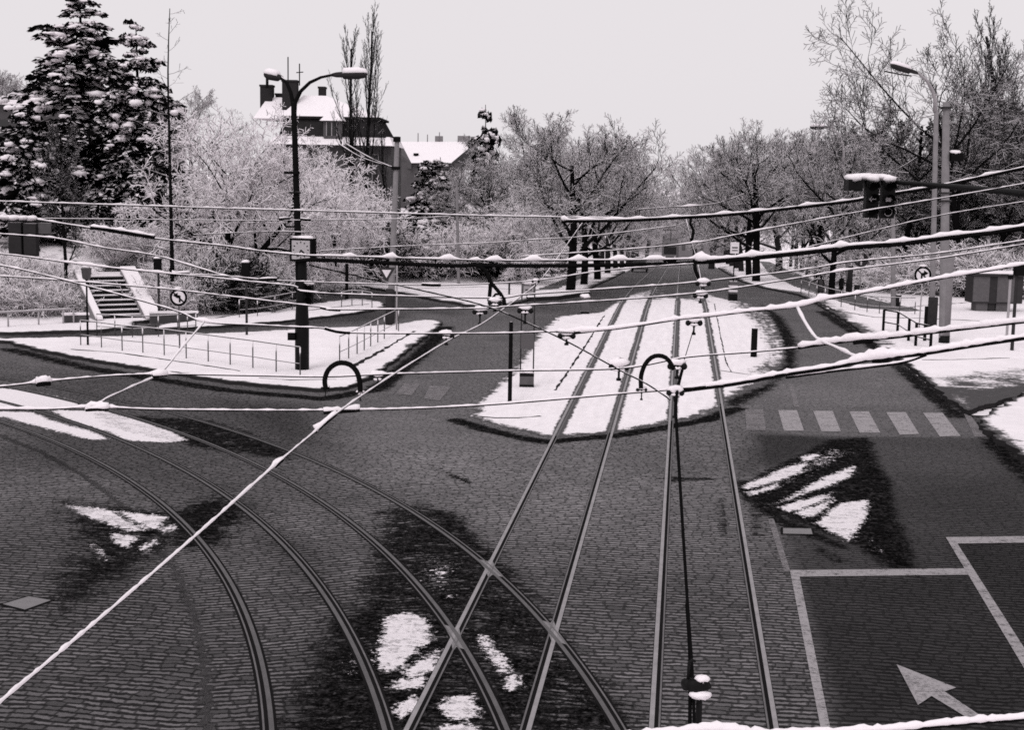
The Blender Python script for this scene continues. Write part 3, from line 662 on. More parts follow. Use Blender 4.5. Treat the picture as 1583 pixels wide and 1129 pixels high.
for i in range(2): PROTO['slim', i] = tree_proto(40+i, 14, .2, spec(rmin=.015, kids=[13, 9, 7, 7], first=[.2, .2, .2, .1], ang=[38, 36, 40, 40], len=[.36, .55, .5, .5], up=[.01, .1, .08, .04, 0], trunk=.95, shape=lambda t: 1.15-.8*t), M['bark_trunk'], M['twig_dark'])
for i in range(2): PROTO['poplar', i] = tree_proto(50+i, 20, .24, spec(kids=[15, 9, 6, 3], first=[.2, .15, .2, .1], ang=[20, 16, 18, 22], len=[.42, .42, .4, .5], up=[.0, .2, .16, .1, .05], wob=[.03, .06, .08, .1, .12], trunk=.97, rk=[.4, .5, .55, .6], shape=lambda t: 1.15-.85*t), M['bark_trunk'], M['twig_dark'])
SNW = dict(segs=[5, 5, 4, 3, 2], kids=[9, 9, 8, 8], first=[.25, .2, .15, .1], ang=[48, 50, 50, 50], len=[.8, .65, .55, .5], up=[.02, .0, -.02, -.03, -.03], wob=[.1, .16, .14, .14, .14], trunk=.6, rmin=.017, shape=lambda t: 1.2-.4*t)
for i in range(2): PROTO['snowy', i] = tree_proto(60+i, 9, .22, spec(**SNW), M['bark'], M['twig_frost'], stems=2, lean=.35)
LARCH = spec(segs=[10, 4, 2], kids=[34, 4], first=[.18, .3], ang=[72, 45], len=[.17, .4], up=[0, .05, .0], wob=[.012, .1, .15], tip=[.15, .3, .4], sides=[7, 4, 3], rk=[.3, .5], split=1, trunk=1, shape=lambda t: 1.25-t, rmin=.012)
PROTO['larch', 0] = tree_proto(70, 18, .17, LARCH, M['bark_trunk'], M['twig_dark'])
def shrub_mesh(seed, mat, n=46, H=2.4, nm='snowy_shrub', rmin=.013, droop=-.06):
    R_ = random.Random(seed); a = MB(); S = spec(segs=[5, 4, 2], kids=[7, 5], first=[.2, .15], ang=[38, 45], len=[.5, .45], up=[droop, droop, droop], wob=[.12, .2, .25], tip=[.4, .4, .5], sides=[4, 3, 3], rk=[.6, .6], split=0, rmin=rmin)
    for i in range(n):
        az = R_.uniform(0, 6.28); sp = R_.uniform(.1, 1.0); d = Vector((math.cos(az)*sp, math.sin(az)*sp, 1)).normalized()
        grow(a, a, R_, Vector((math.cos(az)*.6*sp, math.sin(az)*.6*sp, -.1)), d, H*R_.uniform(.55, 1.0), .028, 0, S)
    me = bpy.data.meshes.new(nm); top = max(v[2] for v in a.v); me.from_pydata([(x*H/top, y*H/top, z*H/top) for x, y, z in a.v], [], a.f); me.materials.append(mat)
    me.polygons.foreach_set('use_smooth', [True]*len(me.polygons)); me.update(); return me
SHR = [shrub_mesh(80+i, M['twig_frost'], 54) for i in range(3)]
SHD = [shrub_mesh(90+i, M['hedge'], 90, 2.4, 'dark_shrub', .02) for i in range(2)]

def conifer(seed, H, Rb, n_wh, mat_n, clump, lean_gap=.12):
    """whorls of drooping boughs, each a spray of short needle blades, with snow pads on top"""
    R_ = random.Random(seed); tr = MB(); ne = MB(); sn = MB()
    tr.tube([(0, 0, -.3), (.05, 0, H*.4), (0, .05, H*.8), (0, 0, H)], [H*.016, H*.012, H*.006, .02], 7)
    for i in range(n_wh):
        t = (i+R_.uniform(-.3, .3))/n_wh; t = min(max(t, 0), 1); z = H*(lean_gap+(1-lean_gap)*t); rad = Rb*((1-t)**.7)*R_.uniform(.6, 1.2)+.25
        nb = 7 if t < .7 else 5; a0 = R_.uniform(0, 6.28)
        for j in range(nb):
            a = a0+6.28*j/nb+R_.uniform(-.4, .4); L = rad*R_.uniform(.5, 1.2); z += R_.uniform(-.25, .25); dx, dy = math.cos(a), math.sin(a)
            rise = .35 if t > .75 else (.1 if t > .4 else -.05); pts = []
            for q in range(6):
                u = q/5; pts.append(Vector((dx*L*u, dy*L*u, z+L*(rise*u-.38*u*u))))
            tr.tube(pts, [.045*(1-.8*q/5)+.01 for q in range(6)], 3, 0, False)
            nbl = int(14+L*20)
            for q in range(nbl):
                u = R_.uniform(.12, 1.0); x = u*5; s = min(int(x), 4); c = pts[s].lerp(pts[s+1], x-s)
                w_ = (1.05-u*.6)*min(L*.38, .8); sa = R_.uniform(-1.3, 1.3); dirv = Vector((math.cos(a+sa), math.sin(a+sa), R_.uniform(-.75, .12))).normalized()
                ln = w_*R_.uniform(.6, 1.3)+.16; sd_ = dirv.orthogonal().normalized(); sd_.rotate(Matrix.Rotation(R_.uniform(0, 3.1), 3, dirv)); wd = R_.uniform(.08, .19)
                e = c+dirv*ln; mid = c+dirv*ln*.55+Vector((0, 0, .04))
                ne.add([c, mid+sd_*wd, e, mid-sd_*wd], [(0, 1, 2, 3)])
            if R_.random() < clump*(1.15 if t > .45 else .6):
                for q in range(R_.randint(3, 8)):
                    u = R_.uniform(.35, .98); x = u*5; s = min(int(x), 4); c = pts[s].lerp(pts[s+1], x-s)+Vector((R_.uniform(-.4, .4), R_.uniform(-.4, .4), R_.uniform(-.15, .1)))*min(1, L*.3); sz = R_.uniform(.07, .36)*min(1, .45+L*.25)
                    sn.blob((c.x, c.y, c.z+.05), (sz*R_.uniform(.8, 1.7), sz*R_.uniform(.8, 1.7), sz*R_.uniform(.4, .75)), R_.randint(0, 9999), 0, 6, 4)
    out = []
    ne.add(sn.v, sn.f, 1)
    for m, mats, nm in ((tr, [M['bark_trunk']], 'trunk'), (ne, [mat_n, M['snow']], 'crown')):
        me = bpy.data.meshes.new(nm); me.from_pydata(m.v, [], m.f)
        for q in mats: me.materials.append(q)
        me.polygons.foreach_set('material_index', m.m); me.polygons.foreach_set('use_smooth', [i == 1 or nm == 'trunk' for i in m.m]); me.update(); out.append(me)
    return out, H
PROTO['conifer', 0] = conifer(101, 17, 5.4, 36, M['needle'], .75)
PROTO['conifer', 1] = conifer(102, 15, 4.8, 32, M['needle'], .8)
PROTO['spruce', 0] = conifer(103, 6, 1.5, 16, M['needle'], .5)
PROTO['spruce', 1] = conifer(104, 6, 1.3, 14, M['needle'], .6)

_rt = random.Random(5)
def put(proto, name, base, H, label, group=None, wide=1., cat='tree', rz=None, sink=0.):
    meshes, h0 = PROTO[proto]; k = H/h0
    e = empty(name, (base[0], base[1], base[2]-sink), _rt.uniform(0, 6.28) if rz is None else rz, label, cat, group); e.scale = (k*wide, k*wide, k)
    for me in meshes:
        o = bpy.data.objects.new(me.name, me); COL.objects.link(o); o.parent = e
    return e
def put_px(proto, name, px, py, ptop, label, group=None, wide=1., Z=None, rz=None, cat='tree'):
    """base seen at (px, py); crown top at image row ptop; Z forces the depth (base hidden behind something)"""
    if Z is None: b, Z = P(px, py)
    else:
        b = at(px, 400, Z); b.z = Tz(b.x, b.y)
    top = at(px, ptop, Z).z
    return put(proto, name, b, top-b.z, label, group, wide, cat, rz)

# left side
put_px('conifer', 0, 0, 0, 0, '', None) if False else None
put_px(('conifer', 0), 'conifer_tree', 132, 0, -8, 'tallest dark conifer loaded with snow clumps, far left of the photo', None, 1.3, 82)
put_px(('conifer', 1), 'conifer_tree', 216, 0, 42, 'dark snow-clumped conifer close to the right of the tallest one', None, 1.0, 80)
put_px(('spruce', 0), 'spruce_tree', 40, 0, 170, 'low broad snow-laden spruce at the far left edge below the tallest conifer', None, 1.25, 76)
put_px(('larch', 0), 'larch_tree', 267, 478, 18, 'tall thin bare larch with a straight dark trunk beside the stairs', None, 1.)
put_px(('slim', 1), 'bare_tree', 103, 474, 185, 'thin bare tree standing left of the stairs in front of the conifers', None, .7)
put_px(('snowy', 0), 'snowy_tree', 358, 0, 150, 'spreading tree thick with snow, between the larch and the clock lamp post', None, 1.0, 74, .6)
put_px(('snowy', 1), 'snowy_tree', 480, 0, 215, 'spreading snow-covered tree on the bank behind the clock lamp post', None, 1.2, 88, 2.)
put_px(('snowy', 0), 'snowy_tree', 640, 0, 330, 'low snow-covered tree on the bank below the hip-roofed house', None, 1.5, 108, 3.)
put_px(('snowy', 1), 'snowy_tree', 420, 0, 190, 'snow-covered tree in front of the left end of the mansard house', None, 1.1, 98, 4.)
put_px(('poplar', 0), 'poplar_tree', 571, 0, 0, 'tallest bare poplar rising in front of the right end of the mansard house', None, 1., 100)
put_px(('poplar', 1), 'poplar_tree', 546, 0, 38, 'bare poplar just left of the tallest one, in front of the mansard house', None, .95, 102)
put_px(('poplar', 1), 'poplar_tree', 597, 0, 178, 'short bare poplar just right of the tallest one beside the mansard house', None, .8, 106, 1.)
put_px(('spruce', 0), 'spruce_tree', 656, 0, 252, 'small snowy spruce below the hip-roofed house, left of a pair', None, 1.1, 106)
put_px(('spruce', 1), 'spruce_tree', 679, 0, 243, 'small snowy spruce below the hip-roofed house, right of a pair', None, 1.1, 108)
put_px(('spruce', 1), 'spruce_tree', 747, 0, 163, 'slender dark spruce rising right of the hip-roofed house roof', None, .62, 125)
for px, top, Z in ((-40, 95, 150), (20, 105, 150), (62, 110, 155), (300, 130, 150)):
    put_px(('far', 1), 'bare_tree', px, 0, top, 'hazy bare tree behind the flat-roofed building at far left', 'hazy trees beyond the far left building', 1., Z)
# avenue, left row
AVL = 'bare avenue tree in the left row farther up the street'
put_px(('avenue', 0), 'avenue_tree', 881, 455, 166, 'broad bare avenue tree nearest on the left pavement, with the thickest trunk', None, 1.06, None, .3)
put_px(('avenue', 1), 'avenue_tree', 902, 442, 190, 'second bare avenue tree from the front in the left row', None, 1.)
put_px(('avenue', 2), 'avenue_tree', 924, 434, 205, 'third bare avenue tree from the front in the left row, trunk behind the second', None, 1.)
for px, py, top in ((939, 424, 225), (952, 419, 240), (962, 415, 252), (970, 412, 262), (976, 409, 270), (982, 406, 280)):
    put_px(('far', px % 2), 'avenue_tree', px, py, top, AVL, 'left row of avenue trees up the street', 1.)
put_px(('avenue', 1), 'bare_tree', 800, 0, 168, 'tall bare tree behind the left pavement with upright twigs against the sky', None, 1., 128, 1.1)
put_px(('avenue', 2), 'bare_tree', 762, 0, 232, 'wide bare tree left of the avenue behind the lantern, snow along its twigs', None, 1.2, 105, 2.2)
put_px(('snowy', 0), 'snowy_tree', 800, 0, 300, 'low snow-lined tree behind the round lantern left of the avenue', None, 1.35, 100, 5.)
# avenue, right row
put_px(('avenue', 2), 'avenue_tree', 1169, 437, 182, 'bare avenue tree nearest on the right kerb of the street, trunk dark and double', None, 1., None, 2.)
put_px(('avenue', 0), 'avenue_tree', 1158, 428, 205, 'second bare avenue tree from the front on the right kerb', None, .9)
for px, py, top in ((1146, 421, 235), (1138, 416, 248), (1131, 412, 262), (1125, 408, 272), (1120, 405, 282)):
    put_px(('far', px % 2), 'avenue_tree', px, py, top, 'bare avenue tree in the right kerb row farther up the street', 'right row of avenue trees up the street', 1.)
put_px(('avenue', 1), 'avenue_tree', 1286, 461, 168, 'bare tree with thick black trunk beside the footpath, next to the walking figures', None, .78, None, .5)
for px, py, top in ((1262, 437, 200), (1248, 425, 215), (1239, 420, 225), (1231, 416, 238), (1222, 412, 246)):
    put_px(('avenue', px % 3), 'avenue_tree', px, py, top, 'bare tree in the row along the far side of the right footpath', 'row of trees along the right footpath', .7)
# right side woodland
put_px(('big', 0), 'bare_tree', 1480, 0, -4, 'largest bare tree on the right with wide forking limbs against the sky', None, .95, 100, .4)
put_px(('big', 0), 'bare_tree', 1610, 0, 40, 'big bare tree at the right edge behind the grey kiosk', None, .9, 102, 2.4)
put_px(('big', 0), 'bare_tree', 1552, 0, 60, 'big bare tree between the largest bare tree and the corner poplar', None, .85, 106, 4.1)
put_px(('poplar', 0), 'poplar_tree', 1560, 0, 5, 'dense bare poplar near the top right corner', None, 1.35, 112, 1.)
put_px(('poplar', 1), 'poplar_tree', 1530, 0, 90, 'bare poplar left of and lower than the corner poplar', None, 1.5, 118, 2.)
rr = random.Random(77)
for px, top, Z in ((1320, 205, 120), (1345, 180, 125), (1372, 160, 118), (1395, 170, 105), (1425, 175, 120), (1455, 160, 112), (1500, 170, 105), (1535, 170, 100), (1575, 175, 105), (1610, 150, 100), (1410, 240, 108), (1470, 225, 106), (1545, 215, 104), (1590, 230, 104)):
    put_px(('slim', rr.randint(0, 1)), 'bare_tree', px, 0, top+rr.randint(-6, 10), 'slim bare tree in the thicket behind the right hand concrete poles', 'slim trees of the right hand thicket', 1.25, Z)
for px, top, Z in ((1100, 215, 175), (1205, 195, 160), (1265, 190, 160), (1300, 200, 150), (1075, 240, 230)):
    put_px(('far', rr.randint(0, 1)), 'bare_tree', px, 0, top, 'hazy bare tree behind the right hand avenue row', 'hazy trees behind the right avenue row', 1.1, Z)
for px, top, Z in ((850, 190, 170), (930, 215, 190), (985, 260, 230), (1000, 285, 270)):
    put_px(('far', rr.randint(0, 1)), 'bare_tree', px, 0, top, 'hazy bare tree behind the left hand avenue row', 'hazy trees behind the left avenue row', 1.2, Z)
# shrubs
for px, top, Z in ((1335, 240, 108), (1360, 215, 130), (1385, 200, 128), (1405, 190, 125), (1440, 200, 122), (1470, 185, 120), (1490, 200, 116), (1515, 150, 122), (1550, 160, 118), (1585, 140, 120), (1620, 170, 110), (1515, 240, 106), (1565, 250, 108), (1435, 250, 110), (1600, 260, 110)):
    put_px(('slim', rr.randint(0, 1)), 'bare_tree', px, 0, top+rr.randint(-6, 10), 'slim bare tree in the thicket behind the right hand concrete poles', 'slim trees of the right hand thicket', 1.5, Z)
def shrub(px, py, Hpx, label, group, dark=False, wide=1.3, Z=None):
    if Z is None: b, Z = P(px, py)
    else: b = at(px, py, Z); b.z = Tz(b.x, b.y)
    me = (SHD if dark else SHR)[rr.randint(0, 1 if dark else 2)]
    o = bpy.data.objects.new('dark_shrub' if dark else 'snowy_shrub', me); COL.objects.link(o); H = Hpx*Z/2200; k = H/2.4
    o.location = (b.x, b.y, b.z-.05); o.scale = (k*wide, k*wide, k); o.rotation_euler = (0, 0, rr.uniform(0, 6.28)); tag(o, label, 'shrub', group)
LS = 'snow-covered bare shrub on the left bank around the stairs'
for px, py, h in ((-40, 480, 90), (10, 485, 85), (45, 486, 80), (80, 488, 70), (110, 470, 55), (60, 455, 75), (20, 450, 80), (-30, 455, 80)):
    shrub(px, py, h, 'white snow-heaped shrub left of the stairs', 'shrubs left of the stairs')
for px, py, h in ((255, 480, 60), (290, 478, 70), (325, 474, 80), (300, 455, 75), (350, 466, 80), (385, 462, 80), (420, 458, 80), (270, 450, 70), (330, 440, 70)):
    shrub(px, py, h, 'snow-covered shrub on the bank between the stairs and the clock lamp post', 'shrubs right of the stairs', rr.random() < .3)
for px, Z, h in ((180, 74, 70), (230, 76, 70), (130, 78, 70), (160, 84, 70), (210, 86, 80), (90, 84, 80), (270, 84, 90), (330, 82, 100), (390, 84, 100), (440, 86, 90), (470, 80, 70), (300, 92, 100), (360, 94, 110), (430, 96, 110), (480, 95, 90)):
    shrub(px, 400, h, 'snow-covered shrub high on the bank behind the stairs', 'shrubs on the upper bank', rr.random() < .2, 1.4, Z)
for px, py, h in ((500, 425, 70), (535, 422, 75), (570, 421, 80), (605, 422, 70), (640, 424, 60), (600, 415, 90), (660, 418, 85), (555, 412, 100), (710, 415, 80), (735, 420, 60), (690, 422, 60)):
    shrub(px, py, h, 'snowy shrub along the foot of the bank behind the yield sign', 'shrubs behind the yield sign', rr.random() < .35)
for px, py, h, lab in ((385, 482, 42, 'dark low evergreen shrub left of the clock lamp post'), (418, 474, 44, 'dark low evergreen shrub behind the pedestrian signal post'), (446, 466, 40, 'dark low evergreen shrub close to the clock lamp post'), (190, 425, 26, 'dark evergreen shrub at the head of the stairs'), (1530, 440, 40, 'dark evergreen shrub behind the grey kiosk')):
    shrub(px, py, h, lab, None, True, 1.6) if px < 1500 else shrub(px, 400, h, lab, None, True, 1.6, 95)
for px, py, h in ((660, 428, 40), (575, 428, 42), (755, 424, 75), (800, 424, 65), (836, 424, 55), (730, 424, 55)):
    shrub(px, py, h, 'dark dense shrub at the back of the left pavement', 'dark shrubs behind the left pavement', True)
for px, Z, h in ((1335, 118, 75), (1365, 112, 70), (1395, 106, 75), (1425, 102, 80), (1455, 100, 85), (1490, 98, 90), (1525, 97, 90), (1560, 96, 90), (1600, 96, 90), (1640, 98, 90), (1400, 116, 100), (1450, 112, 110), (1500, 110, 115), (1550, 108, 115), (1600, 106, 110), (1350, 126, 90), (1475, 106, 95), (1530, 104, 105), (1300, 128, 60), (1640, 108, 110), (1590, 100, 95), (1430, 122, 120), (1510, 118, 130), (1580, 116, 130), (1380, 120, 100)):
    shrub(px, 400, h, 'snow-laden shrub in the thicket beyond the white lawn on the right', 'shrubs beyond the right lawn', False, 1.6, Z)

# ------------------------------------------------------------------ street furniture helpers (local frame: x to the right, y away, z up)
def frame_at(name, px, py, label, cat, Z=None, group=None, rz=None, dz=0.):
    if Z is None: b, Z = P(px, py)
    else: b = at(px, py, Z)
    e = empty(name, (b.x, b.y, b.z+dz), _yaw if rz is None else rz, label, cat, group)
    return e, Z/2200.
def poly2d(mb, pts, y, m=0, flip=False):
    n = len(pts); mb.add([(p[0], y, p[1]) for p in pts], [tuple(range(n))], m)
def slab2d(mb, pts, y0, y1, m=0):
    n = len(pts); mb.add([(p[0], y0, p[1]) for p in pts]+[(p[0], y1, p[1]) for p in pts], [tuple(range(n)), tuple(range(2*n-1, n-1, -1))]+[(i, n+i, n+(i+1) % n, (i+1) % n) for i in range(n)], m)
def disc(r, n=24, cx=0, cz=0): return [(cx+r*math.cos(6.2832*i/n), cz+r*math.sin(6.2832*i/n)) for i in range(n)]
def ring2d(mb, r0, r1, y, cz, m, n=28):
    a, b = disc(r0, n, 0, cz), disc(r1, n, 0, cz); mb.add([(p[0], y, p[1]) for p in a]+[(p[0], y, p[1]) for p in b], [(i, (i+1) % n, n+(i+1) % n, n+i) for i in range(n)], m)
def bar2d(mb, a, b, w, y, m):
    d = Vector((b[0]-a[0], b[1]-a[1])).normalized(); n = Vector((-d.y, d.x))*w/2
    poly2d(mb, [(a[0]+n.x, a[1]+n.y), (a[0]-n.x, a[1]-n.y), (b[0]-n.x, b[1]-n.y), (b[0]+n.x, b[1]+n.y)], y, m)
def frust(mb, a, z0, b, z1, m=0):
    x0, x1, y0, y1 = a; X0, X1, Y0, Y1 = b
    mb.add([(x0, y0, z0), (x1, y0, z0), (x1, y1, z0), (x0, y1, z0), (X0, Y0, z1), (X1, Y0, z1), (X1, Y1, z1), (X0, Y1, z1)],
           [(3, 2, 1, 0), (4, 5, 6, 7), (0, 1, 5, 4), (1, 2, 6, 5), (2, 3, 7, 6), (3, 0, 4, 7)], m)
def B(x0, x1, y0, y1, z0, z1, mb=None, m=0):
    mb = mb or MB(); mb.box(((x0+x1)/2, (y0+y1)/2, (z0+z1)/2), (abs(x1-x0), abs(y1-y0), abs(z1-z0)), m); return mb
def part(mb, name, mat, parent, smooth=False): return mb.build(name, mat, parent, smooth)

def pole(name, px, py, ptop, w0, w1, mat, label, cat='pole', lean=0., base=None, group=None, Z=None):
    """tapering pole; widths in photo pixels, base = (height px, width px, material)"""
    e, m = frame_at(name, px, py, label, cat, Z, group); H = (py-ptop)*m
    mb = MB(); mb.lathe((0, 0, 0), [(w0*m/2, -.2), (w0*m/2, 0), (w1*m/2, H), (w1*m/2*.9, H+.02)], 14)
    if lean:
        mb.v = [(x+lean*m*z/H, y, z) for x, y, z in mb.v]
    part(mb, 'shaft', mat, e, True)
    if base:
        b = MB(); b.lathe((0, 0, 0), [(base[1]*m/2, -.2), (base[1]*m/2, base[0]*m*.96), (base[1]*m/2*.85, base[0]*m)], 14); part(b, 'base', base[2], e, True)
    return e, m, H

# clock lamp post -----------------------------------------------------------------
e, m, H = pole('street_lamp', 467, 576, 165, 13, 8, M['iron'], 'black twin-arm street lamp post on the left traffic island, carrying a square clock', 'street lamp', -12)
b = MB(); b.lathe((0, 0, 0), [(.24, -.1), (.24, 1.6), (.19, 2.6), (.15, 4.2), (.13, 4.6)], 14); part(b, 'base', M['iron_bare'], e, True)
def lp(px, py, dy=0.): return ((px-467)*m, dy, (576-py)*m)
b = MB(); b.box(lp(452, 270), (.48, .3, .09)); b.box(lp(457, 300), (.34, .3, .07)); part(b, 'collar', M['iron'], e)
for nm, path in (('right', [(455, 190, 0), (457, 165, 0), (466, 148, -.05), (480, 135, -.1), (497, 127, -.15), (516, 123, -.2)]), ('left', [(455, 190, 0), (454, 168, .05), (450, 150, .1), (443, 135, .2), (434, 127, .3)])):
    b = MB(); b.tube([lp(*q) for q in path], [.085, .075, .06, .055, .05, .045][:len(path)], 8); part(b, 'arm', M['iron'], e, True)
def lamp_head(e, c, L, rz, tilt=.0, mat=None, w=.32):
    mb = MB(); sn = MB(); n = 10
    st = [(0, .06, .05), (.12, .085, .08), (.3, .10, .09), (.34, .5, .14), (.75, .5, .15), (.95, .38, .11), (1., .12, .05)]
    ca, sa = math.cos(rz), math.sin(rz)
    for which, bb in ((0, mb), (1, sn)):
        pr = []
        for t, hw, hh in st:
            if which == 1 and t < .3: continue
            row = []
            for j in range(n):
                a = 6.2832*j/n; yy = math.cos(a)*hw*w*(1 if which == 0 else 1.02); zz = math.sin(a)*hh*1.1
                if which == 1: zz = .035+max(zz, .02)*1.25 if zz > -.01 else .03
                x = t*L; row.append((c[0]+x*ca-yy*sa, c[1]+x*sa+yy*ca, c[2]+zz+tilt*x))
            pr.append(row)
        b0 = [v for r in pr for v in r]; bb.add(b0, [(i*n+j, i*n+(j+1) % n, (i+1)*n+(j+1) % n, (i+1)*n+j) for i in range(len(pr)-1) for j in range(n)]+[tuple(range(n))[::-1], tuple((len(pr)-1)*n+j for j in range(n))])
    h = part(mb, 'lamp_head', mat or M['darkgrey'], e, True); part(sn, 'snow_cap', M['snow'], h, True)
lamp_head(e, lp(514, 123.5, -.2), 1.18, -.15, .03)
lamp_head(e, lp(437, 128, .3), .95, math.pi-.75, .16)
b = MB(); b.box(lp(452, 519, -.16), (.24, .2, .26)); part(b, 'junction_box', M['iron'], e)
# clock
c, mc = frame_at('street_clock', 468.5, 404, 'square two-sided clock with pale dial and black case, mounted on the twin-arm lamp post', 'clock', 47.7, None, _yaw-.18)
s = 36*mc; B(-s/2, s/2, -.22, .22, 0, s, b := MB()); part(b, 'case', M['iron'], c)
b = MB(); B(-s*.4, s*.4, -.235, -.221, s*.1, s*.9, b); part(b, 'dial', plain('clock_dial', .45, .1, 3), c)
b = MB()
for i in range(12):
    a = 6.2832*i/12; r0, r1 = s*.29, s*.36; bar2d(b, (r0*math.sin(a), s/2+r0*math.cos(a)), (r1*math.sin(a), s/2+r1*math.cos(a)), .035, -.238, 0)
part(b, 'hour_mark', M['black'], c)
for a, L, wd in ((2.3, .22, .05), (3.5, .3, .035)):
    b = MB(); bar2d(b, (0, s/2), (s*L*math.sin(a), s/2+s*L*math.cos(a)), wd, -.241, 0); part(b, 'hand', M['black'], c)
b = MB(); b.blob((0, 0, s+.02), (s*.5, .24, .07), 4); part(b, 'snow_cap', M['snow'], c, True)

def signal_head(parent, x, y, z, w=.29, h=.79, lens=True, facing=-1, marks=(), cap=True, mat=None):
    hd = part(B(x-w/2, x+w/2, y-.12, y+.12, z, z+h), 'signal_head', mat or M['iron_bare'], parent)
    if lens:
        for i in range(3):
            cz = z+h*(i+.5)/3; b = MB(); pts = disc(w*.36, 18, x, cz); slab2d(b, pts, y+facing*.125, y+facing*.121)
            part(b, 'lens', M['black'], hd)
            b = MB(); n = 10; r = w*.42                       # hood over the lens
            vs = []
            for q in range(n+1):
                a = math.pi*(-.08+1.16*q/n); vs += [(x+r*math.cos(a), y+facing*.12, cz+r*math.sin(a)), (x+r*math.cos(a), y+facing*.30, cz+r*math.sin(a)*.97)]
            b.add(vs, [(2*q, 2*q+1, 2*q+3, 2*q+2) for q in range(n)]); part(b, 'hood', M['iron_bare'], hd)
    for cz_i, kind in marks:
        cz = z+h*(cz_i+.5)/3; b = MB(); k = w*.3; yy = y+facing*.132
        if kind == 'left':
            bar2d(b, (x-k*.5, cz), (x+k, cz), k*.28, yy, 0); poly2d(b, [(x-k, cz), (x-k*.2, cz+k*.75), (x-k*.2, cz-k*.75)], yy)
        elif kind == 'ring': ring2d(b, k*.95, k*1.1, yy, cz, 0); b.v = [(v[0]+x, v[1], v[2]) for v in b.v]
        else:
            for dx in (-.55, .15): poly2d(b, [(x+k*(dx-.25), cz-k*.55), (x+k*(dx+.4), cz-k*.55), (x+k*(dx+.4), cz+k*.55), (x+k*(dx-.25), cz+k*.4)], yy)
            bar2d(b, (x-k*.9, cz), (x+k*.9, cz), k*.2, yy-.002, 0)
        part(b, 'arrow' if kind == 'left' else 'lit_symbol', M['amber'], hd)
    if cap:
        b = MB(); b.blob((x, y-.05, z+h+.03), (w*.58, .2, .085), int(abs(x)*100)); part(b, 'snow_cap', M['snow'], hd, True)
    return hd
# hanging signal, right
e, m = frame_at('traffic_light', 1357, 337, 'twin black traffic light heads with snow on top hanging from a dark arm at right', 'traffic light', 30.)
def lq(px, py, dy=0.): return ((px-1357)*m, dy, (337-py)*m)
signal_head(e, (1345-1357)*m, 0, 0, .265, .79, True, -1, [(1, 'left')])
signal_head(e, (1370-1357)*m, 0, 0, .265, .79, True, -1, [(1, 'both'), (0, 'ring')])
b = B((1306-1357)*m, (1328-1357)*m, -.2, .25, (337-296)*m, (337-279)*m); hs = part(b, 'signal_head', M['iron_bare'], e); hs['label'] = 'small black signal housing left of the twin heads'
b = MB(); b.blob(((1317-1357)*m, 0, (337-277)*m), (.19, .27, .09), 3); part(b, 'snow_cap', M['snow'], hs, True)
b = MB(); b.box(lq(1331, 283, .05), (.07, .1, .24)); b.box(lq(1357, 278, .05), (.05, .1, .2)); part(b, 'bracket', M['midgrey'], e)
b = MB(); b.blob(lq(1344, 274, .05), (.5, .2, .07), 9, 0, 14, 6); part(b, 'snow_ridge', M['snow'], e, True)
i_ = camo.matrix_world.inverted()
def to_local(e_, v): return Matrix.Rotation(-e_.rotation_euler.z, 4, 'Z')@(v-e_.location)
pa = [at(1318, 281.5, 30.1), at(1383, 281.5, 30), at(1480, 289, 27.5), at(1583, 299, 25.2), at(1760, 316, 22)]
b = MB(); b.tube([to_local(e, p) for p in pa], [.04, .045, .055, .065, .08], 8); part(b, 'arm', M['iron_bare'], e, True)
q = pa[-1]; b = MB(); b.tube([to_local(e, Vector((q.x, q.y, z))) for z in (-.1, 3, q.z+.3)], [.14, .12, .1], 10); part(b, 'pole', M['darkgrey'], e, True)
# hanging signal, left edge
e, m = frame_at('traffic_light', 37, 396, 'pair of grey traffic light heads seen from behind at the far left edge', 'traffic light', 36.)
signal_head(e, (26-37)*m, 0, .02, .32, .83, True, 1, (), False, M['darkgrey']); signal_head(e, (49-37)*m, 0, 0, .31, .83, True, 1, (), False, M['darkgrey'])
b = B((61-37)*m, (80-37)*m, -.03, .03, (396-361)*m, (396-344)*m); part(b, 'signal_head', M['midgrey'], e)['label'] = 'small square panel at the end of the arm'
b = MB(); b.tube([((-140-37)*m, 0, (396-340)*m), ((62-37)*m, 0, (396-341)*m)], .05, 8); part(b, 'arm', M['darkgrey'], e, True)
b = MB()
for i in range(9): b.blob(((-60+i*14-37)*m, -.02, (396-337)*m), (.17, .12, .07), i)
part(b, 'snow_ridge', M['snow'], e, True)
b = MB(); b.tube([((-140-37)*m, 0, -5.2), ((-140-37)*m, 0, 1.2)], .1, 10); part(b, 'pole', M['darkgrey'], e, True)

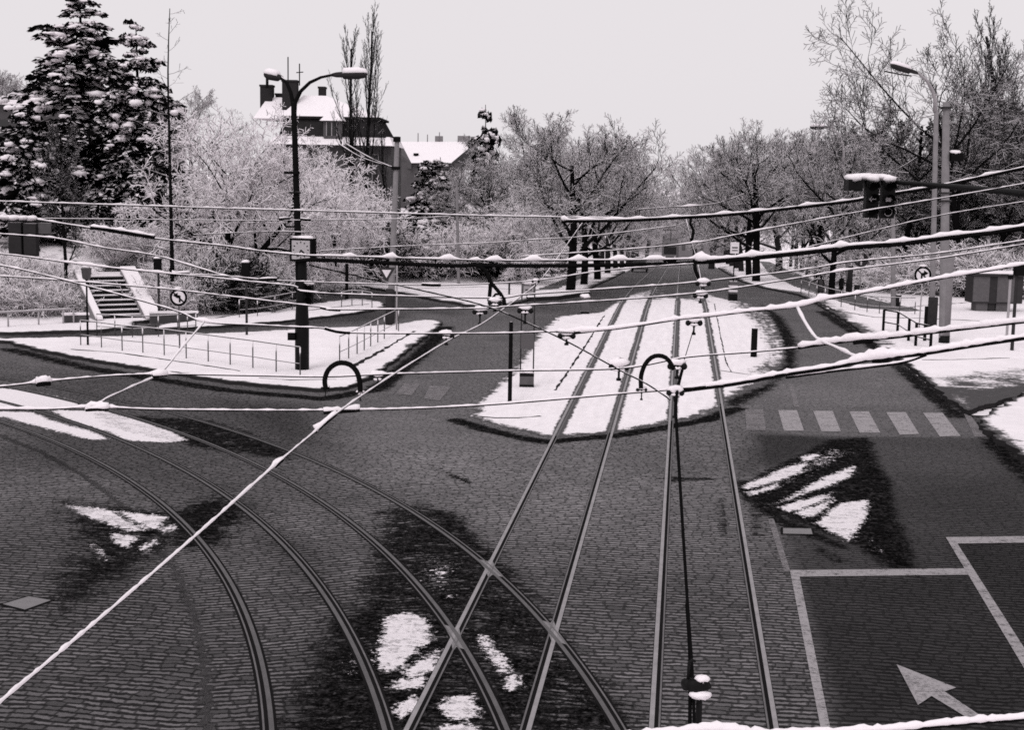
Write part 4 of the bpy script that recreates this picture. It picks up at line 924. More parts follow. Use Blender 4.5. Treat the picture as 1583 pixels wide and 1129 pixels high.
# round signs ----------------------------------------------------------------------
def round_sign(px, pyc, r, pxb, pyb, kind, label, postmat):
    e, m = frame_at('road_sign', pxb, pyb, label, 'road sign'); cz = (pyb-pyc)*m; cx = (px-pxb)*m; R = r*m
    b = MB(); b.tube([(0, 0, -.1), (cx*.8, 0, cz*.7), (cx, .02, cz+R*.7)], .03, 8); part(b, 'post', postmat, e, True)
    b = MB(); slab2d(b, disc(R, 28, 0, cz), -.03, -.01); b.v = [(v[0]+cx, v[1], v[2]) for v in b.v]
    dark = kind == 'ahead'; f = part(b, 'sign_face', M['signgrey'] if dark else M['white'], e)
    b = MB(); y = -.034; k = R
    if not dark:
        ring2d(b, k*.72, k*.98, y, 0, 0); sg = -1 if kind == 'no_left' else 1
        bar2d(b, (-sg*k*.12, -k*.55), (-sg*k*.12, k*.15), k*.2, y-.002, 0); bar2d(b, (-sg*k*.2, k*.1), (sg*k*.2, k*.18), k*.2, y-.004, 0)
        poly2d(b, [(sg*k*.62, k*.2), (sg*k*.1, k*.52), (sg*k*.1, -k*.12)], y-.006)
        bar2d(b, (-k*.55, k*.5), (k*.55, -k*.5), k*.15, y-.008, 0); mt = M['black']
    else:
        bar2d(b, (0, -k*.7), (0, k*.35), k*.22, y, 0); poly2d(b, [(0, k*.78), (-k*.4, k*.25), (k*.4, k*.25)], y-.002); mt = M['white']
    b.v = [(v[0]+cx, v[1], v[2]+cz) for v in b.v]; part(b, 'symbol', mt, e)
    b = MB(); b.blob((cx, -.02, cz+R+.01), (R*.5, .05, .04), 2); part(b, 'snow_cap', M['snow'], e, True)
round_sign(277.5, 459.5, 14, 278, 548, 'no_left', 'round no left turn sign on a thin post inside the left traffic island', M['midgrey'])
round_sign(1421, 425, 13.8, 1420, 519, 'no_right', 'round no right turn sign beside the two concrete poles on the right pavement', M['lightgrey'])
round_sign(1328.5, 402, 11, 1330, 458, 'ahead', 'dark round sign with a white ahead arrow on the right lawn', M['lightgrey'])
# yield sign
e, m = frame_at('yield_sign', 613, 514, 'inverted triangular yield sign on a thin pale post by the concrete pole', 'road sign')
b = MB(); b.tube([(0, 0, -.1), (0, 0, 105*m)], .035, 8); part(b, 'post', M['lightgrey'], e, True)
def tri(s, cx, cz): return [(cx-s*.5, cz), (cx, cz-s*.87), (cx+s*.5, cz)]
cx, cz = (598-613)*m, (514-413)*m; s = 27*m
b = MB(); slab2d(b, tri(s, cx, cz), -.34, -.32); part(b, 'sign_face', M['signgrey'], e)
b = MB(); poly2d(b, tri(s*.52, cx, cz-s*.14), -.345); part(b, 'symbol', M['white'], e)
b = MB(); b.tube([(0, 0, cz-.3), (cx, -.31, cz-.3)], .02, 6); part(b, 'bracket', M['lightgrey'], e)

# concrete and steel poles -----------------------------------------------------------
e, m, H = pole('concrete_pole', 603, 506, 215, 11, 7, M['concrete'], 'pale concrete wire pole behind the yield sign on the left traffic island', 'pole', 9, (60, 14, M['darkgrey']))
b = MB(); b.box((8.5*m, 0, H-.1), (.3, .3, .22)); b.box((7*m, 0, (506-262)*m), (.36, .3, .14)); part(b, 'clamp', M['iron'], e)
pole('concrete_pole', 709, 441, 283, 5, 4, M['concrete'], 'thin distant wire pole standing before the snowy shrubs left of the avenue', 'pole', -5)
e, m, H = pole('concrete_pole', 1459, 534, 165, 16, 10, M['concrete'], 'taller of the two pale concrete poles on the right pavement, thick pale base', 'pole', -18, (142, 16.5, M['concrete']))
b = MB(); b.box((4, 0, 0), (.01, .01, .01)) if False else None
for hz in (172, 300, 312): b.box(((-18*(534-hz)/369)*m, -.02, (534-hz)*m), (.42, .4, .07))
part(b, 'clamp', M['darkgrey'], e)
b = MB(); b.box(((1474-1459-14)*m, -.1, (534-246)*m), (.5, .4, .34)); jb = part(b, 'floodlight', M['iron'], e); b = MB(); b.blob(((1472-1459-14)*m, -.12, (534-239)*m), (.24, .2, .1), 3); part(b, 'snow_cap', M['snow'], jb, True)
b = MB(); b.lathe((0, 0, 0), [(.23, -.1), (.23, .42)], 14); part(b, 'base', M['iron_bare'], e, True)
e, m, H = pole('street_lamp', 1440, 512, 175, 9, 7, M['concrete'], 'right hand street lamp with dark stepped base and one arm over the road', 'street lamp', -12, (53, 15, M['darkgrey']))
b = MB()
def l2(px, py, dy=0.): return ((px-1440-15*(512-py)/337)*m, dy, (512-py)*m)
b.tube([l2(1441, 178), l2(1440, 160, -.1), l2(1434, 145, -.25), l2(1423, 132, -.45), l2(1408, 122, -.7)], [.1, .085, .07, .06, .05], 8); part(b, 'arm', M['lightgrey'], e, True)
lamp_head(e, l2(1408, 122.5, -.7), 1.55, math.pi+.45, .19)
b = MB(); b.tube([l2(1397, 127, -.8), l2(1378, 125, -.9), l2(1355, 121, -1)], .03, 6); part(b, 'bracket', M['iron'], e, True)
e, m, H = pole('street_lamp', 1312, 455, 262, 7, 5, M['concrete'], 'more distant right hand street lamp with dark base near the ahead arrow sign', 'street lamp', -17, (44, 10, M['darkgrey']))
b = MB(); m3 = m
b.tube([((1304-1312-10)*m, 0, H-.1), ((1303-1312-10)*m, -.1, H+1.2), ((1296-1312-10)*m, -.3, H+2.1), ((1280-1312-12)*m, -.6, H+2.6)], [.1, .08, .06, .05], 7); part(b, 'arm', M['lightgrey'], e, True)
lamp_head(e, ((1280-1312-12)*m, -.6, H+2.6), 1.4, math.pi+.25, -.02)
e, m, H = pole('concrete_pole', 1381, 478, 335, 8, 6, M['concrete'], 'leaning pale pole on the white lawn with a litter bin hung on it', 'pole', -8)
pole('concrete_pole', 1285, 458, 270, 5, 4, M['concrete'], 'thin pale pole in front of the black trunk beside the footpath', 'pole', -1)
pole('iron_post', 1429, 531, 474, 5, 5, M['iron'], 'short black post just left of the street lamp base on the right pavement', 'post')
e, m, H = pole('iron_post', 1564, 546, 414, 5.5, 4.5, M['darkgrey'], 'dark post with a snow-capped box on top in front of the grey cabinets', 'post')
b = MB(); b.box(((1571-1564)*m, 0, (546-418)*m), (.55, .35, .4)); bx = part(b, 'box', M['iron'], e); b = MB(); b.blob(((1571-1564)*m, 0, (546-411)*m), (.3, .2, .1), 1); part(b, 'snow_cap', M['snow'], bx, True)
e, m, H = pole('iron_post', 1556, 525, 428, 4, 4, M['lightgrey'], 'pale slim post just left of the dark boxed post at the right edge', 'post')
b = MB(); b.box((0, 0, H), (.18, .18, .2)); part(b, 'cap', M['iron'], e)
pole('signal_post', 788, 622, 498, 6.5, 6, M['iron'], 'black post standing in the snow of the tram bed nose', 'post')
pole('bollard', 1165, 552, 508, 10, 9.5, M['iron'], 'stout black bollard on the dirty snow right of the tracks', 'bollard')
pole('iron_post', 536, 466, 408, 5.5, 5, M['iron'], 'black post on the narrow traffic island behind the clock lamp post', 'post')
pole('iron_post', 787, 458, 430, 3, 3, M['darkgrey'], 'short thin grey post on the left pavement behind the tram stop', 'post')
pole('iron_post', 811, 433, 404, 4, 4, M['iron'], 'short black post beneath the lantern on the left pavement', 'post')
for px, pb, pt, lab in ((381.5, 522, 428, 'pedestrian signal post with dark box head, left island near the long railing'), (246, 498, 420, 'pedestrian signal post with dark head in front of the shrubs right of the stairs')):
    e, m, H = pole('pedestrian_signal', px, pb, pt, 4, 3.5, M['darkgrey'], lab, 'traffic light')
    b = MB(); b.box((-1*m, 0, H+.28), (.3, .28, .62)); h_ = part(b, 'signal_head', M['iron'], e); b = MB(); b.blob((-1*m, 0, H+.62), (.17, .16, .07), 2); part(b, 'snow_cap', M['snow'], h_, True)
e, m = frame_at('traffic_light', 478, 469, 'dark signal head with snow cap fixed to the right side of the clock lamp post', 'traffic light', 47.9)
signal_head(e, 0, 0, 0, .3, .66, True, -1); b = B(-.26, -.14, -.04, .04, .25, .4); part(b, 'bracket', M['iron'], e)
# lanterns
def lantern(px, pb, ph, kind, label):
    e, m, H = pole('lantern', px, pb, ph, 3.5, 2.6, M['iron'], label, 'lantern'); b = MB()
    if kind == 'goblet': b.lathe((0, 0, H), [(.08, 0), (.14, .05), (.2, .35), (.36, .78), (.38, .82), (.1, .86)], 12); part(b, 'lamp_shade', M['iron'], e, True); part(B(-.5, .5, -.06, .06, H-.18, H-.1), 'crossbar', M['iron'], e)
    elif kind == 'dome':
        b.lathe((0, 0, H), [(.18, 0), (.30, .05), (.3, .22), (.42, .24), (.4, .4), (.27, .56), (.06, .64)], 12); part(b, 'lamp_shade', M['iron'], e, True)
        b = MB(); b.lathe((0, 0, H), [(.31, .06), (.31, .2)], 12); part(b, 'glass', M['lightgrey'], e, True)
    else: b.lathe((0, 0, H), [(.1, 0), (.16, .05), (.2, .4), (.22, .42), (.05, .46)], 10); part(b, 'lamp_shade', M['midgrey'], e, True)
    b = MB(); b.blob((0, 0, H+(.84 if kind == 'goblet' else .62 if kind == 'dome' else .47)), (.26 if kind != 'pot' else .16,)*2+(.09,), 5); part(b, 'snow_cap', M['snow'], e, True)
lantern(519, 450, 385, 'goblet', 'goblet shaped black lantern in front of the snowy bank, right of the clock')
lantern(791, 436, 375, 'dome', 'round domed lantern among the dark shrubs left of the avenue')
lantern(136, 538, 432, 'pot', 'slim pale lantern post with small pot shade in front of the stairs')

# railings -----------------------------------------------------------------------------
def railing(bases, h, label, r=.022, mat=None, mid=True, postr=None, group=None):
    pts = [P(*q)[0]+Vector((0, 0, .1)) for q in bases]; o = pts[0]; e = empty('railing', o, 0, label, 'railing', group); mat = mat or M['railing']
    L = [p-o for p in pts]
    for p in L:
        b = MB(); b.tube([p+Vector((0, 0, -.15)), p+Vector((0, 0, h))], postr or r, 6); part(b, 'post', mat, e, True)
    b = MB(); b.tube([p+Vector((0, 0, h)) for p in L], r*1.1, 6); part(b, 'top_rail', mat, e, True)
    if mid: b = MB(); b.tube([p+Vector((0, 0, h*.42)) for p in L], r*.8, 6); part(b, 'mid_rail', mat, e, True)
    return e
railing([(125, 538), (157, 542), (189, 547), (221, 550), (254, 554), (288, 559), (322, 564), (356, 569), (391, 574), (427, 580), (464, 586)], .95, 'long thin railing across the left traffic island ending at the clock lamp post')
railing([(525, 566), (539, 559), (552, 552), (563, 546), (573, 540), (584, 534), (594, 528), (616, 516)], .95, 'short thin railing slanting along the right edge of the left traffic island')
railing([(150, 522), (178, 524), (205, 526), (245, 525), (275, 523), (290, 521), (303, 520)], .85, 'thin railing at the back of the left traffic island in front of the stairs')
railing([(370, 494), (398, 492), (425, 487), (452, 481), (480, 476)], .8, 'thin railing on the narrow traffic island left of the clock lamp post')
railing([(528, 478), (544, 475), (560, 476), (575, 479)], .75, 'short thin railing at the right tip of the narrow traffic island')
railing([(-80, 512), (-30, 511), (13, 509), (60, 506), (98, 504), (114, 503)], .62, 'low snow-topped railing in front of the shrubs at the far left', .04, M['lightgrey'], False)
railing([(1238, 456), (1250, 461), (1262, 466), (1275, 471), (1300, 478), (1321, 483), (1340, 486), (1359, 488), (1390, 489), (1414, 489)], .85, 'thin railing between footpath and white verge on the right')
railing([(1365, 515), (1387, 519), (1404, 531), (1415, 539), (1438, 545)], .95, 'kerb railing with thick black posts in front of the concrete poles', .035, M['iron'], True, .06)
# litter bins and small boxes
def bin_at(px, py, w_, h_, label, mat, tilt=0., dz=0.):
    e, m = frame_at('litter_bin', px, py, label, 'litter bin', None, None, None, dz); e.rotation_euler.x = tilt
    b = MB(); b.lathe((0, 0, 0), [(w_*m*.42, 0), (w_*m*.5, h_*m), (w_*m*.52, h_*m+.03), (w_*m*.4, h_*m+.02), (w_*m*.36, h_*m*.6)], 14); part(b, 'body', mat, e, True)
    b = MB(); b.blob((0, 0, h_*m), (w_*m*.42, w_*m*.42, .06), 3); part(b, 'snow_cap', M['snow'], e, True); return e
bin_at(1388, 478, 9, 17, 'dark litter bin hung on the leaning pale pole on the right lawn', M['darkgrey'], 0., .15)
bin_at(1324, 456, 9, 13, 'dark litter bin standing beside the distant street lamp base', M['darkgrey'], 0, .1)
bin_at(1364, 424, 12, 16, 'dark litter bin alone on the white lawn at the edge of the thicket', M['darkgrey'], 0, .1)
e, m = frame_at('cable_box', 904, 485, 'grey pedestal box with thick snow cap by the left edge of the tram bed', 'box')
part(B(-6*m, 6*m, -.2, .2, -.1, 26*m), 'body', M['midgrey'], e); part(B(-6.4*m, 6.4*m, -.22, .22, -.1, .12), 'plinth', M['iron'], e)
b = MB(); b.blob((0, 0, 27*m), (.26, .26, .13), 4); part(b, 'snow_cap', M['snow'], e, True)
# tram stop frame
e, m = frame_at('tram_stop_sign', 814, 598, 'tram stop frame of two thin posts with name board on top and box below', 'tram stop')
for sx in (-10, 10): b = MB(); b.tube([(sx*m, 0, 0), (sx*m*.98, 0, 160*m)], .022, 6); part(b, 'post', M['darkgrey'], e, True)
part(B(-11*m, 11*m, -.14, .14, -.02, 22*m), 'bin_box', M['midgrey'], e); part(B(-11.3*m, 11.3*m, -.16, .16, -.02, 4*m), 'plinth', M['iron_bare'], e); part(B(-11.2*m, 11.2*m, -.15, .15, 17*m, 21.5*m), 'slot', M['iron_bare'], e)
part(B(-10*m, 10*m, -.02, .02, 59*m, 82*m), 'timetable_board', plain('timetable_grey', .11, .15, 6), e)
b = B(-10.5*m, 10.5*m, -.03, .03, 142*m, 160*m); part(b, 'frame', M['midgrey'], e); part(B(-7.5*m, 7.5*m, -.036, -.031, 144*m, 156*m), 'panel', M['lightgrey'], e); part(B(-5*m, 5*m, -.041, -.037, 149*m, 151*m), 'lettering', M['signgrey'], e)
b = MB(); b.blob((0, 0, 161*m), (11*m, .09, .07), 5, 0, 12); part(b, 'snow_cap', M['snow'], e, True); b = MB(); b.blob((0, 0, 23*m), (11*m, .16, .07), 6, 0, 12); part(b, 'snow_cap', M['snow'], e, True)
# refuge beacon on the right lane
e, m = frame_at('refuge_beacon', 1132.5, 465, 'banded traffic refuge beacon right of the tracks with a pale sign box above', 'beacon')
part(B(-6.5*m, 6.5*m, -.2, .2, -.05, 11*m), 'base', M['iron_bare'], e); part(B(-6*m, 6*m, -.18, .18, 11*m, 30*m), 'body', M['midgrey'], e)
for z in (14, 21): part(B(-6.2*m, 6.2*m, -.19, .19, z*m, (z+3)*m), 'band', M['white'], e)
b = MB(); b.tube([(0, 0, 30*m), (0, 0, 73*m)], .035, 6); part(b, 'post', M['iron'], e, True)
part(B(-6.5*m, 6.5*m, -.08, .08, 73*m, 90*m), 'sign_box', M['white'], e); part(B(-4.5*m, 4.5*m, -.086, -.081, 81*m, 83*m), 'lettering', M['signgrey'], e); part(B(-4.5*m, 4.5*m, -.086, -.081, 77*m, 78.5*m), 'lettering', M['signgrey'], e)
# grey cabinets at the right edge
e, m = frame_at('kiosk', 1540, 485, 'low grey kiosk of two dark panels on pale feet at the right edge', 'kiosk')
part(B(-39*m, 39*m, 0, 1.2, 16*m, 58*m), 'body', M['signgrey'], e)
for x0, x1 in ((-38, -13), (-1, 26)): part(B(x0*m, x1*m, -.03, -.001, 18*m, 57*m), 'panel', M['midgrey'], e)
part(B(-13*m, -1*m, -.012, -.001, 16*m, 58*m), 'panel', M['darkgrey'], e)
for x0, x1 in ((-31, -13), (-12, -2), (0, 22)): part(B(x0*m, x1*m, .1, .9, -.1, 16*m), 'foot', M['midgrey'] if x0 != -12 else M['darkgrey'], e)
b = MB(); B(-40*m, 40*m, -.15, 1.3, 58*m, 62*m, b); rf = part(b, 'roof', M['darkgrey'], e); b = MB(); b.box((0, .55, 63.2*m), (80*m, 1.42, 2.4*m)); part(b, 'snow_layer', M['snow'], rf)

# staircase --------------------------------------------------------------------------------
b0 = P(190, 497)[0]; e = empty('staircase', b0+Vector((0, 0, -.12)), _yaw+.5, 'stone stairs with snowy treads and white sloping cheeks climbing the left bank', 'stairs')
n = 10; rise, run, hw = .185, .42, .95
b = MB()
for i in range(n):
    B(-hw, hw, i*run, i*run+run+.02, -.6, (i+1)*rise-.03, b, 0)
part(b, 'steps', plain('stair_stone', .012, .4, 3), e)
b = MB()
for i in range(n): B(-hw, hw, i*run+.1, i*run+run+.012, (i+1)*rise-.029, (i+1)*rise+.012, b, 0)
part(b, 'snow_layer', M['snow'], e)
for sx, nm in ((-1, 'a'), (1, 'b')):
    b = MB(); x0, x1 = (hw, hw+.7) if sx > 0 else (-hw-.28, -hw); y1 = n*run
    b.add([(x0, -.3, -.6), (x1, -.3, -.6), (x1, y1+.2, -.6), (x0, y1+.2, -.6), (x0, -.3, .25), (x1, -.3, .25), (x1, y1+.2, n*rise+.3), (x0, y1+.2, n*rise+.3)], [(4, 5, 6, 7), (0, 1, 5, 4), (1, 2, 6, 5), (2, 3, 7, 6), (3, 0, 4, 7)])
    w_ = part(b, 'cheek_wall', M['concrete'], e); b = MB()
    b.add([(x0, -.33, .255), (x1, -.33, .255), (x1, y1+.2, n*rise+.305), (x0, y1+.2, n*rise+.305), (x0, -.33, .36), (x1, -.33, .36), (x1, y1+.2, n*rise+.42), (x0, y1+.2, n*rise+.42)], [(4, 5, 6, 7), (0, 1, 5, 4), (1, 2, 6, 5), (2, 3, 7, 6), (3, 0, 4, 7)]); part(b, 'snow_layer', M['snow'], w_)
b = MB(); B(-hw-.5, hw+.6, n*run, n*run+2.2, n*rise-.5, n*rise+.02, b); part(b, 'landing', M['snow'], e)
for p0, p1, lab in (((98, 503), (138, 502), 'low dark wall left of the stair foot'), ((232, 500), (306, 499), 'low dark retaining wall right of the stair foot')):
    a, c2 = P(*p0)[0], P(*p1)[0]; e = empty('retaining_wall', a, math.atan2(c2.y-a.y, c2.x-a.x), lab, 'wall'); L = (c2-a).length
    part(B(0, L, 0, .35, -.2, .42), 'wall', M['walldark'], e); b = MB(); B(-.02, L+.02, -.03, .38, .421, .5, b); part(b, 'snow_layer', M['snow'], e)

# houses -------------------------------------------------------------------------------------
e, m = frame_at('villa', 500, 330, 'mansard villa with snowy hipped roof, dark upper storey, dormer and chimneys behind the poplars', 'house', 112.)
def hx(p): return (p-500)*m
def hz(p): return (330-p)*m
b = MB(); B(hx(420), hx(604), 0, 10, -2, hz(224), b); wl = part(b, 'wall', M['walldark'], e)
for px in (515, 541, 580):
    for py in (275, 246): part(B(hx(px-5), hx(px+5), -.03, .02, hz(py+9), hz(py-8)), 'window', M['frame'], wl); part(B(hx(px-4), hx(px+4), -.05, -.031, hz(py+8), hz(py-7)), 'pane', M['window'], wl)
b = MB(); frust(b, (hx(416), hx(608), -.7, 10.7), hz(225), (hx(425), hx(600), .9, 9.5), hz(211)); rl = part(b, 'eave_roof', M['snow'], e)
b = MB(); frust(b, (hx(428), hx(596), .7, 9.6), hz(214), (hx(438), hx(577), 1.6, 9), hz(180)); part(b, 'upper_wall', M['slate'], e)
b = MB(); frust(b, (hx(430), hx(585), 1.1, 9.6), hz(181), (hx(456), hx(492), 4.6, 5.4), hz(146)); part(b, 'roof', M['snow'], e)
b = MB(); B(hx(431), hx(584), 1.15, 9.5, hz(184), hz(181.05), b); part(b, 'eave', M['slate'], e)
b = MB(); B(hx(499), hx(527), .3, 3, hz(214), hz(188), b); dm = part(b, 'dormer', M['wallgrey'], e)
for x0, x1 in ((505, 511), (513, 519)): part(B(hx(x0), hx(x1), .26, .31, hz(210), hz(191)), 'window', M['window'], dm)
for px in (504, 512, 520): part(B(hx(px-.7), hx(px+.7), .22, .26, hz(211), hz(190)), 'frame', M['frame'], dm)
b = MB(); frust(b, (hx(494), hx(532), 0, 3.2), hz(188), (hx(499), hx(527), .9, 3), hz(180)); part(b, 'snow_layer', M['snow'], dm)
for x0, x1, y0, y1, d in ((389, 408, 152, 133, 4.), (427, 450, 160, 126, 3.), (476, 486, 150, 132, 6.), (410, 420, 165, 145, 5)):
    ch = part(B(hx(x0), hx(x1), d, d+1.1, hz(y0+22), hz(y1)), 'chimney', M['brick'], e); part(B(hx(x0-1), hx(x1+1), d-.08, d+1.18, hz(y1+1), hz(y1-2)), 'cap', M['brick'], ch)
b = MB(); frust(b, (hx(385), hx(440), 2., 9), hz(185), (hx(400), hx(425), 4.5, 6), hz(150)); part(b, 'side_roof', M['snow'], e)
for px, y0, y1 in ((402, 133, 117), (435, 126, 88), (453, 128, 98)):
    b = MB(); b.tube([(hx(px), 3.5, hz(y0+4)), (hx(px), 3.5, hz(y1))], .05 if px > 410 else .12, 5); part(b, 'aerial', M['iron_bare'], e, True)
b = MB(); b.tube([(hx(448), 3.5, hz(112)), (hx(459), 3.5, hz(111))], .04, 4); part(b, 'aerial', M['iron_bare'], e, True)
# second house
e, m = frame_at('house', 668, 300, 'house with a hipped snowy roof and dark right hip, between villa and slender spruce', 'house', 150.)
def hx2(p): return (p-668)*m
def hz2(p): return (300-p)*m
part(B(hx2(610), hx2(712), 0, 11, -6, hz2(252)), 'wall', M['wallgrey'], e)
b = MB(); A0, A1 = (hx2(636), -.5, hz2(253)), (hx2(698), -.5, hz2(251)); R0, R1 = (hx2(612), 5.5, hz2(219)), (hx2(733), 5.5, hz2(217))
part((b.add([A0, A1, R1, R0], [(0, 1, 2, 3)]), b)[1], 'roof', M['snow'], e)
b = MB(); b.add([(hx2(602), 2, hz2(228)), A0, R0, (hx2(602), 2, hz2(260)), (hx2(636), -.5, hz2(262))], [(0, 3, 4, 1), (0, 1, 2)]); part(b, 'gable', M['wallgrey'], e)
b = MB(); b.add([A1, (hx2(742), 6, hz2(252)), R1, (hx2(698), -.5, hz2(262)), (hx2(742), 6, hz2(262))], [(0, 1, 2), (0, 3, 4, 1)]); part(b, 'hip', M['walldark'], e)
for px in (650, 664, 678, 690): part(B(hx2(px-2.5), hx2(px+2.5), -.06, .01, hz2(272), hz2(261)), 'window', M['window'], e)
for x0, x1, y0, y1 in ((667, 679, 222, 209), (703, 723, 224, 208), (724, 733, 222, 209)): part(B(hx2(x0), hx2(x1), 5.5, 6.5, hz2(y0), hz2(y1)), 'chimney', M['wallfar2'], e)
for px, y1 in ((640, 205), (655, 207), (674, 203)):
    b = MB(); b.tube([(hx2(px), 5.5, hz2(222)), (hx2(px), 5.5, hz2(y1))], .05, 4); part(b, 'aerial', M['wallfar2'], e, True)
b = MB(); b.lathe((hx2(641), 1.6, hz2(239)), [(.28, -.2), (.28, .1)], 8); part(b, 'skylight', M['iron_bare'], e)
# flat roofed building, far left
e, m = frame_at('building', 100, 300, 'long dark flat-roofed building with a white snow edge behind the big conifers', 'building', 118.)
part(B((-160-100)*m, (236-100)*m, 0, 12, -5, (300-165)*m), 'wall', M['walldark'], e); part(B((-165-100)*m, (238-100)*m, -.4, 12.4, (300-165)*m+.003, (300-158)*m), 'snow_layer', M['snow'], e)
part(B((-160-100)*m, (236-100)*m, -.25, -.001, (300-246)*m, (300-243)*m), 'ledge', M['snow'], e)
for i in range(9):
    px = -120+i*40
    for y0, y1 in ((228, 188), (292, 262)): part(B((px-100)*m, (px+16-100)*m, -.03, .01, (300-y0)*m, (300-y1)*m), 'window', M['window'], e)
# building closing the avenue
Zb = 300.; e, m = frame_at('apartment_building', 1043, 440, 'hazy pale apartment building closing the far end of the avenue', 'building', Zb)
def bx_(p): return (p-1043)*m
def bz(p): return (440-p)*m
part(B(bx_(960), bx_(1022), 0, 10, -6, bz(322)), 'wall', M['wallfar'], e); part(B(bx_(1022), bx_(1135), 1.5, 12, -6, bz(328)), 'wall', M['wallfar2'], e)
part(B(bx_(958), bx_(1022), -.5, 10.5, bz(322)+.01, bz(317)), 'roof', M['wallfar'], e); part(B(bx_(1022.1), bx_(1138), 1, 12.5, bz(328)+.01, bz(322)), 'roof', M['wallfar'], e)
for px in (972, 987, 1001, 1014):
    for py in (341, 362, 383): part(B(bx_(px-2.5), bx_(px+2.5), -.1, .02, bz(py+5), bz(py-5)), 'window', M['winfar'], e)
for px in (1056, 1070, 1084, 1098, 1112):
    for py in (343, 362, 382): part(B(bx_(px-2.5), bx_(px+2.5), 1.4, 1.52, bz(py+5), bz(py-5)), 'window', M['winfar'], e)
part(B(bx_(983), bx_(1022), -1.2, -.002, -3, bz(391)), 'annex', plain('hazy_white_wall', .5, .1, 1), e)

# vehicles far up the street ---------------------------------------------------------------------
Zt = 215.; b0 = at(1035.5, 400, Zt); b0.z = Tz(b0.x, b0.y); e = empty('tram', b0, 0, 'distant tram head-on in the avenue, dark windscreen above pale front', 'tram'); e.location.z += .02
Wt, Ht, Lt = 2.5, 3.15, 14
b = MB(); n = 10
prof = [(-Wt/2, .45), (-Wt/2, 2.4), (-Wt/2+.15, 2.95), (-Wt/2+.6, Ht), (Wt/2-.6, Ht), (Wt/2-.15, 2.95), (Wt/2, 2.4), (Wt/2, .45)]
sec = [(0, .86), (.35, 1.), (Lt-.35, 1.), (Lt, .86)]
vs = [(x*s_, y, z) for y, s_ in sec for x, z in prof]; k = len(prof)
b.add(vs, [(i*k+j, i*k+(j+1) % k, (i+1)*k+(j+1) % k, (i+1)*k+j) for i in range(3) for j in range(k)]+[tuple(range(k))[::-1], tuple(3*k+j for j in range(k))]); part(b, 'body', plain('tram_paint', .16, .1, 3, .4), e)
part(B(-.95, .95, -.03, -.005, 1.35, 2.5), 'windscreen', M['window'], e); part(B(-.7, .7, -.03, -.005, 2.62, 2.9), 'destination_box', M['window'], e); part(B(-1.05, 1.05, -.12, -.005, .5, .68), 'bumper', M['iron_bare'], e)
for sx in (-.75, .75): b = MB(); slab2d(b, disc(.12, 12, sx, .98), -.04, -.01); part(b, 'headlight', M['white'], e)
for i in range(5): part(B(-1.27, -1.24, 1.2+i*2.5, 3.2+i*2.5, 1.4, 2.4), 'window', M['window'], e); part(B(1.24, 1.27, 1.2+i*2.5, 3.2+i*2.5, 1.4, 2.4), 'window', M['window'], e)
for y in (3, 11): part(B(-1.0, 1.0, y-.9, y+.9, -.02, .5), 'bogie', M['iron_bare'], e)
b = MB(); b.tube([(0, 4, Ht), (0, 5.2, Ht+.9), (0, 4.2, Ht+1.7)], .05, 5); b.tube([(-.8, 4.2, Ht+1.7), (.8, 4.2, Ht+1.7)], .05, 5); part(b, 'pantograph', M['iron_bare'], e)
b0 = P(988, 421)[0]; e = empty('parked_car', b0, 0, 'small dark car far down the left side of the street under the avenue trees', 'car')
b = MB(); sec = [(0, .35, .62), (.05, .3, .85), (1.1, .3, .9), (1.15, .3, .9), (2.9, .3, .92), (3.7, .3, .86), (3.85, .4, .7)]
for (y, z0, z1), nx in zip(sec, sec[1:]): frust(b, (-.8, .8, y, y+.001), z0, (-.78, .78, y, y+.001), z1) if False else None
vs = []; 
for y, z0, z1 in sec: vs += [(-.8, y, z0), (-.82, y, (z0+z1)/2), (-.74, y, z1), (.74, y, z1), (.82, y, (z0+z1)/2), (.8, y, z0)]
b.add(vs, [(i*6+j, i*6+(j+1) % 6, (i+1)*6+(j+1) % 6, (i+1)*6+j) for i in range(6) for j in range(6)]+[tuple(range(6))[::-1], tuple(36+j for j in range(6))]); part(b, 'body', M['carpaint'], e)
b = MB(); frust(b, (-.72, .72, .55, 3.1), .9, (-.58, .58, 1.05, 2.5), 1.4); part(b, 'cabin', M['carpaint'], e)
b = MB(); b.add([(-.62, .62, 1.0), (.62, .62, 1.0), (.53, 1.0, 1.36), (-.53, 1.0, 1.36)], [(0, 1, 2, 3)]); b.v = [(x, y-.02, z+.01) for x, y, z in b.v]; part(b, 'windscreen', M['window'], e)
for y in (.7, 3.0):
    for sx in (-.74, .74): b = MB(); b.tube([(sx-.09, y, .3), (sx+.09, y, .3)], .3, 14); part(b, 'wheel', M['iron_bare'], e)
for sx in (-.58, .58): b = MB(); slab2d(b, disc(.1, 12, sx, .66), -.03, .0); part(b, 'headlight', M['lightgrey'], e)
part(B(-.82, .82, -.08, -.005, .36, .47), 'bumper', M['midgrey'], e)
b = MB(); b.blob((0, 1.8, 1.42), (.55, .7, .06), 2); part(b, 'snow_cap', M['snow'], e, True)

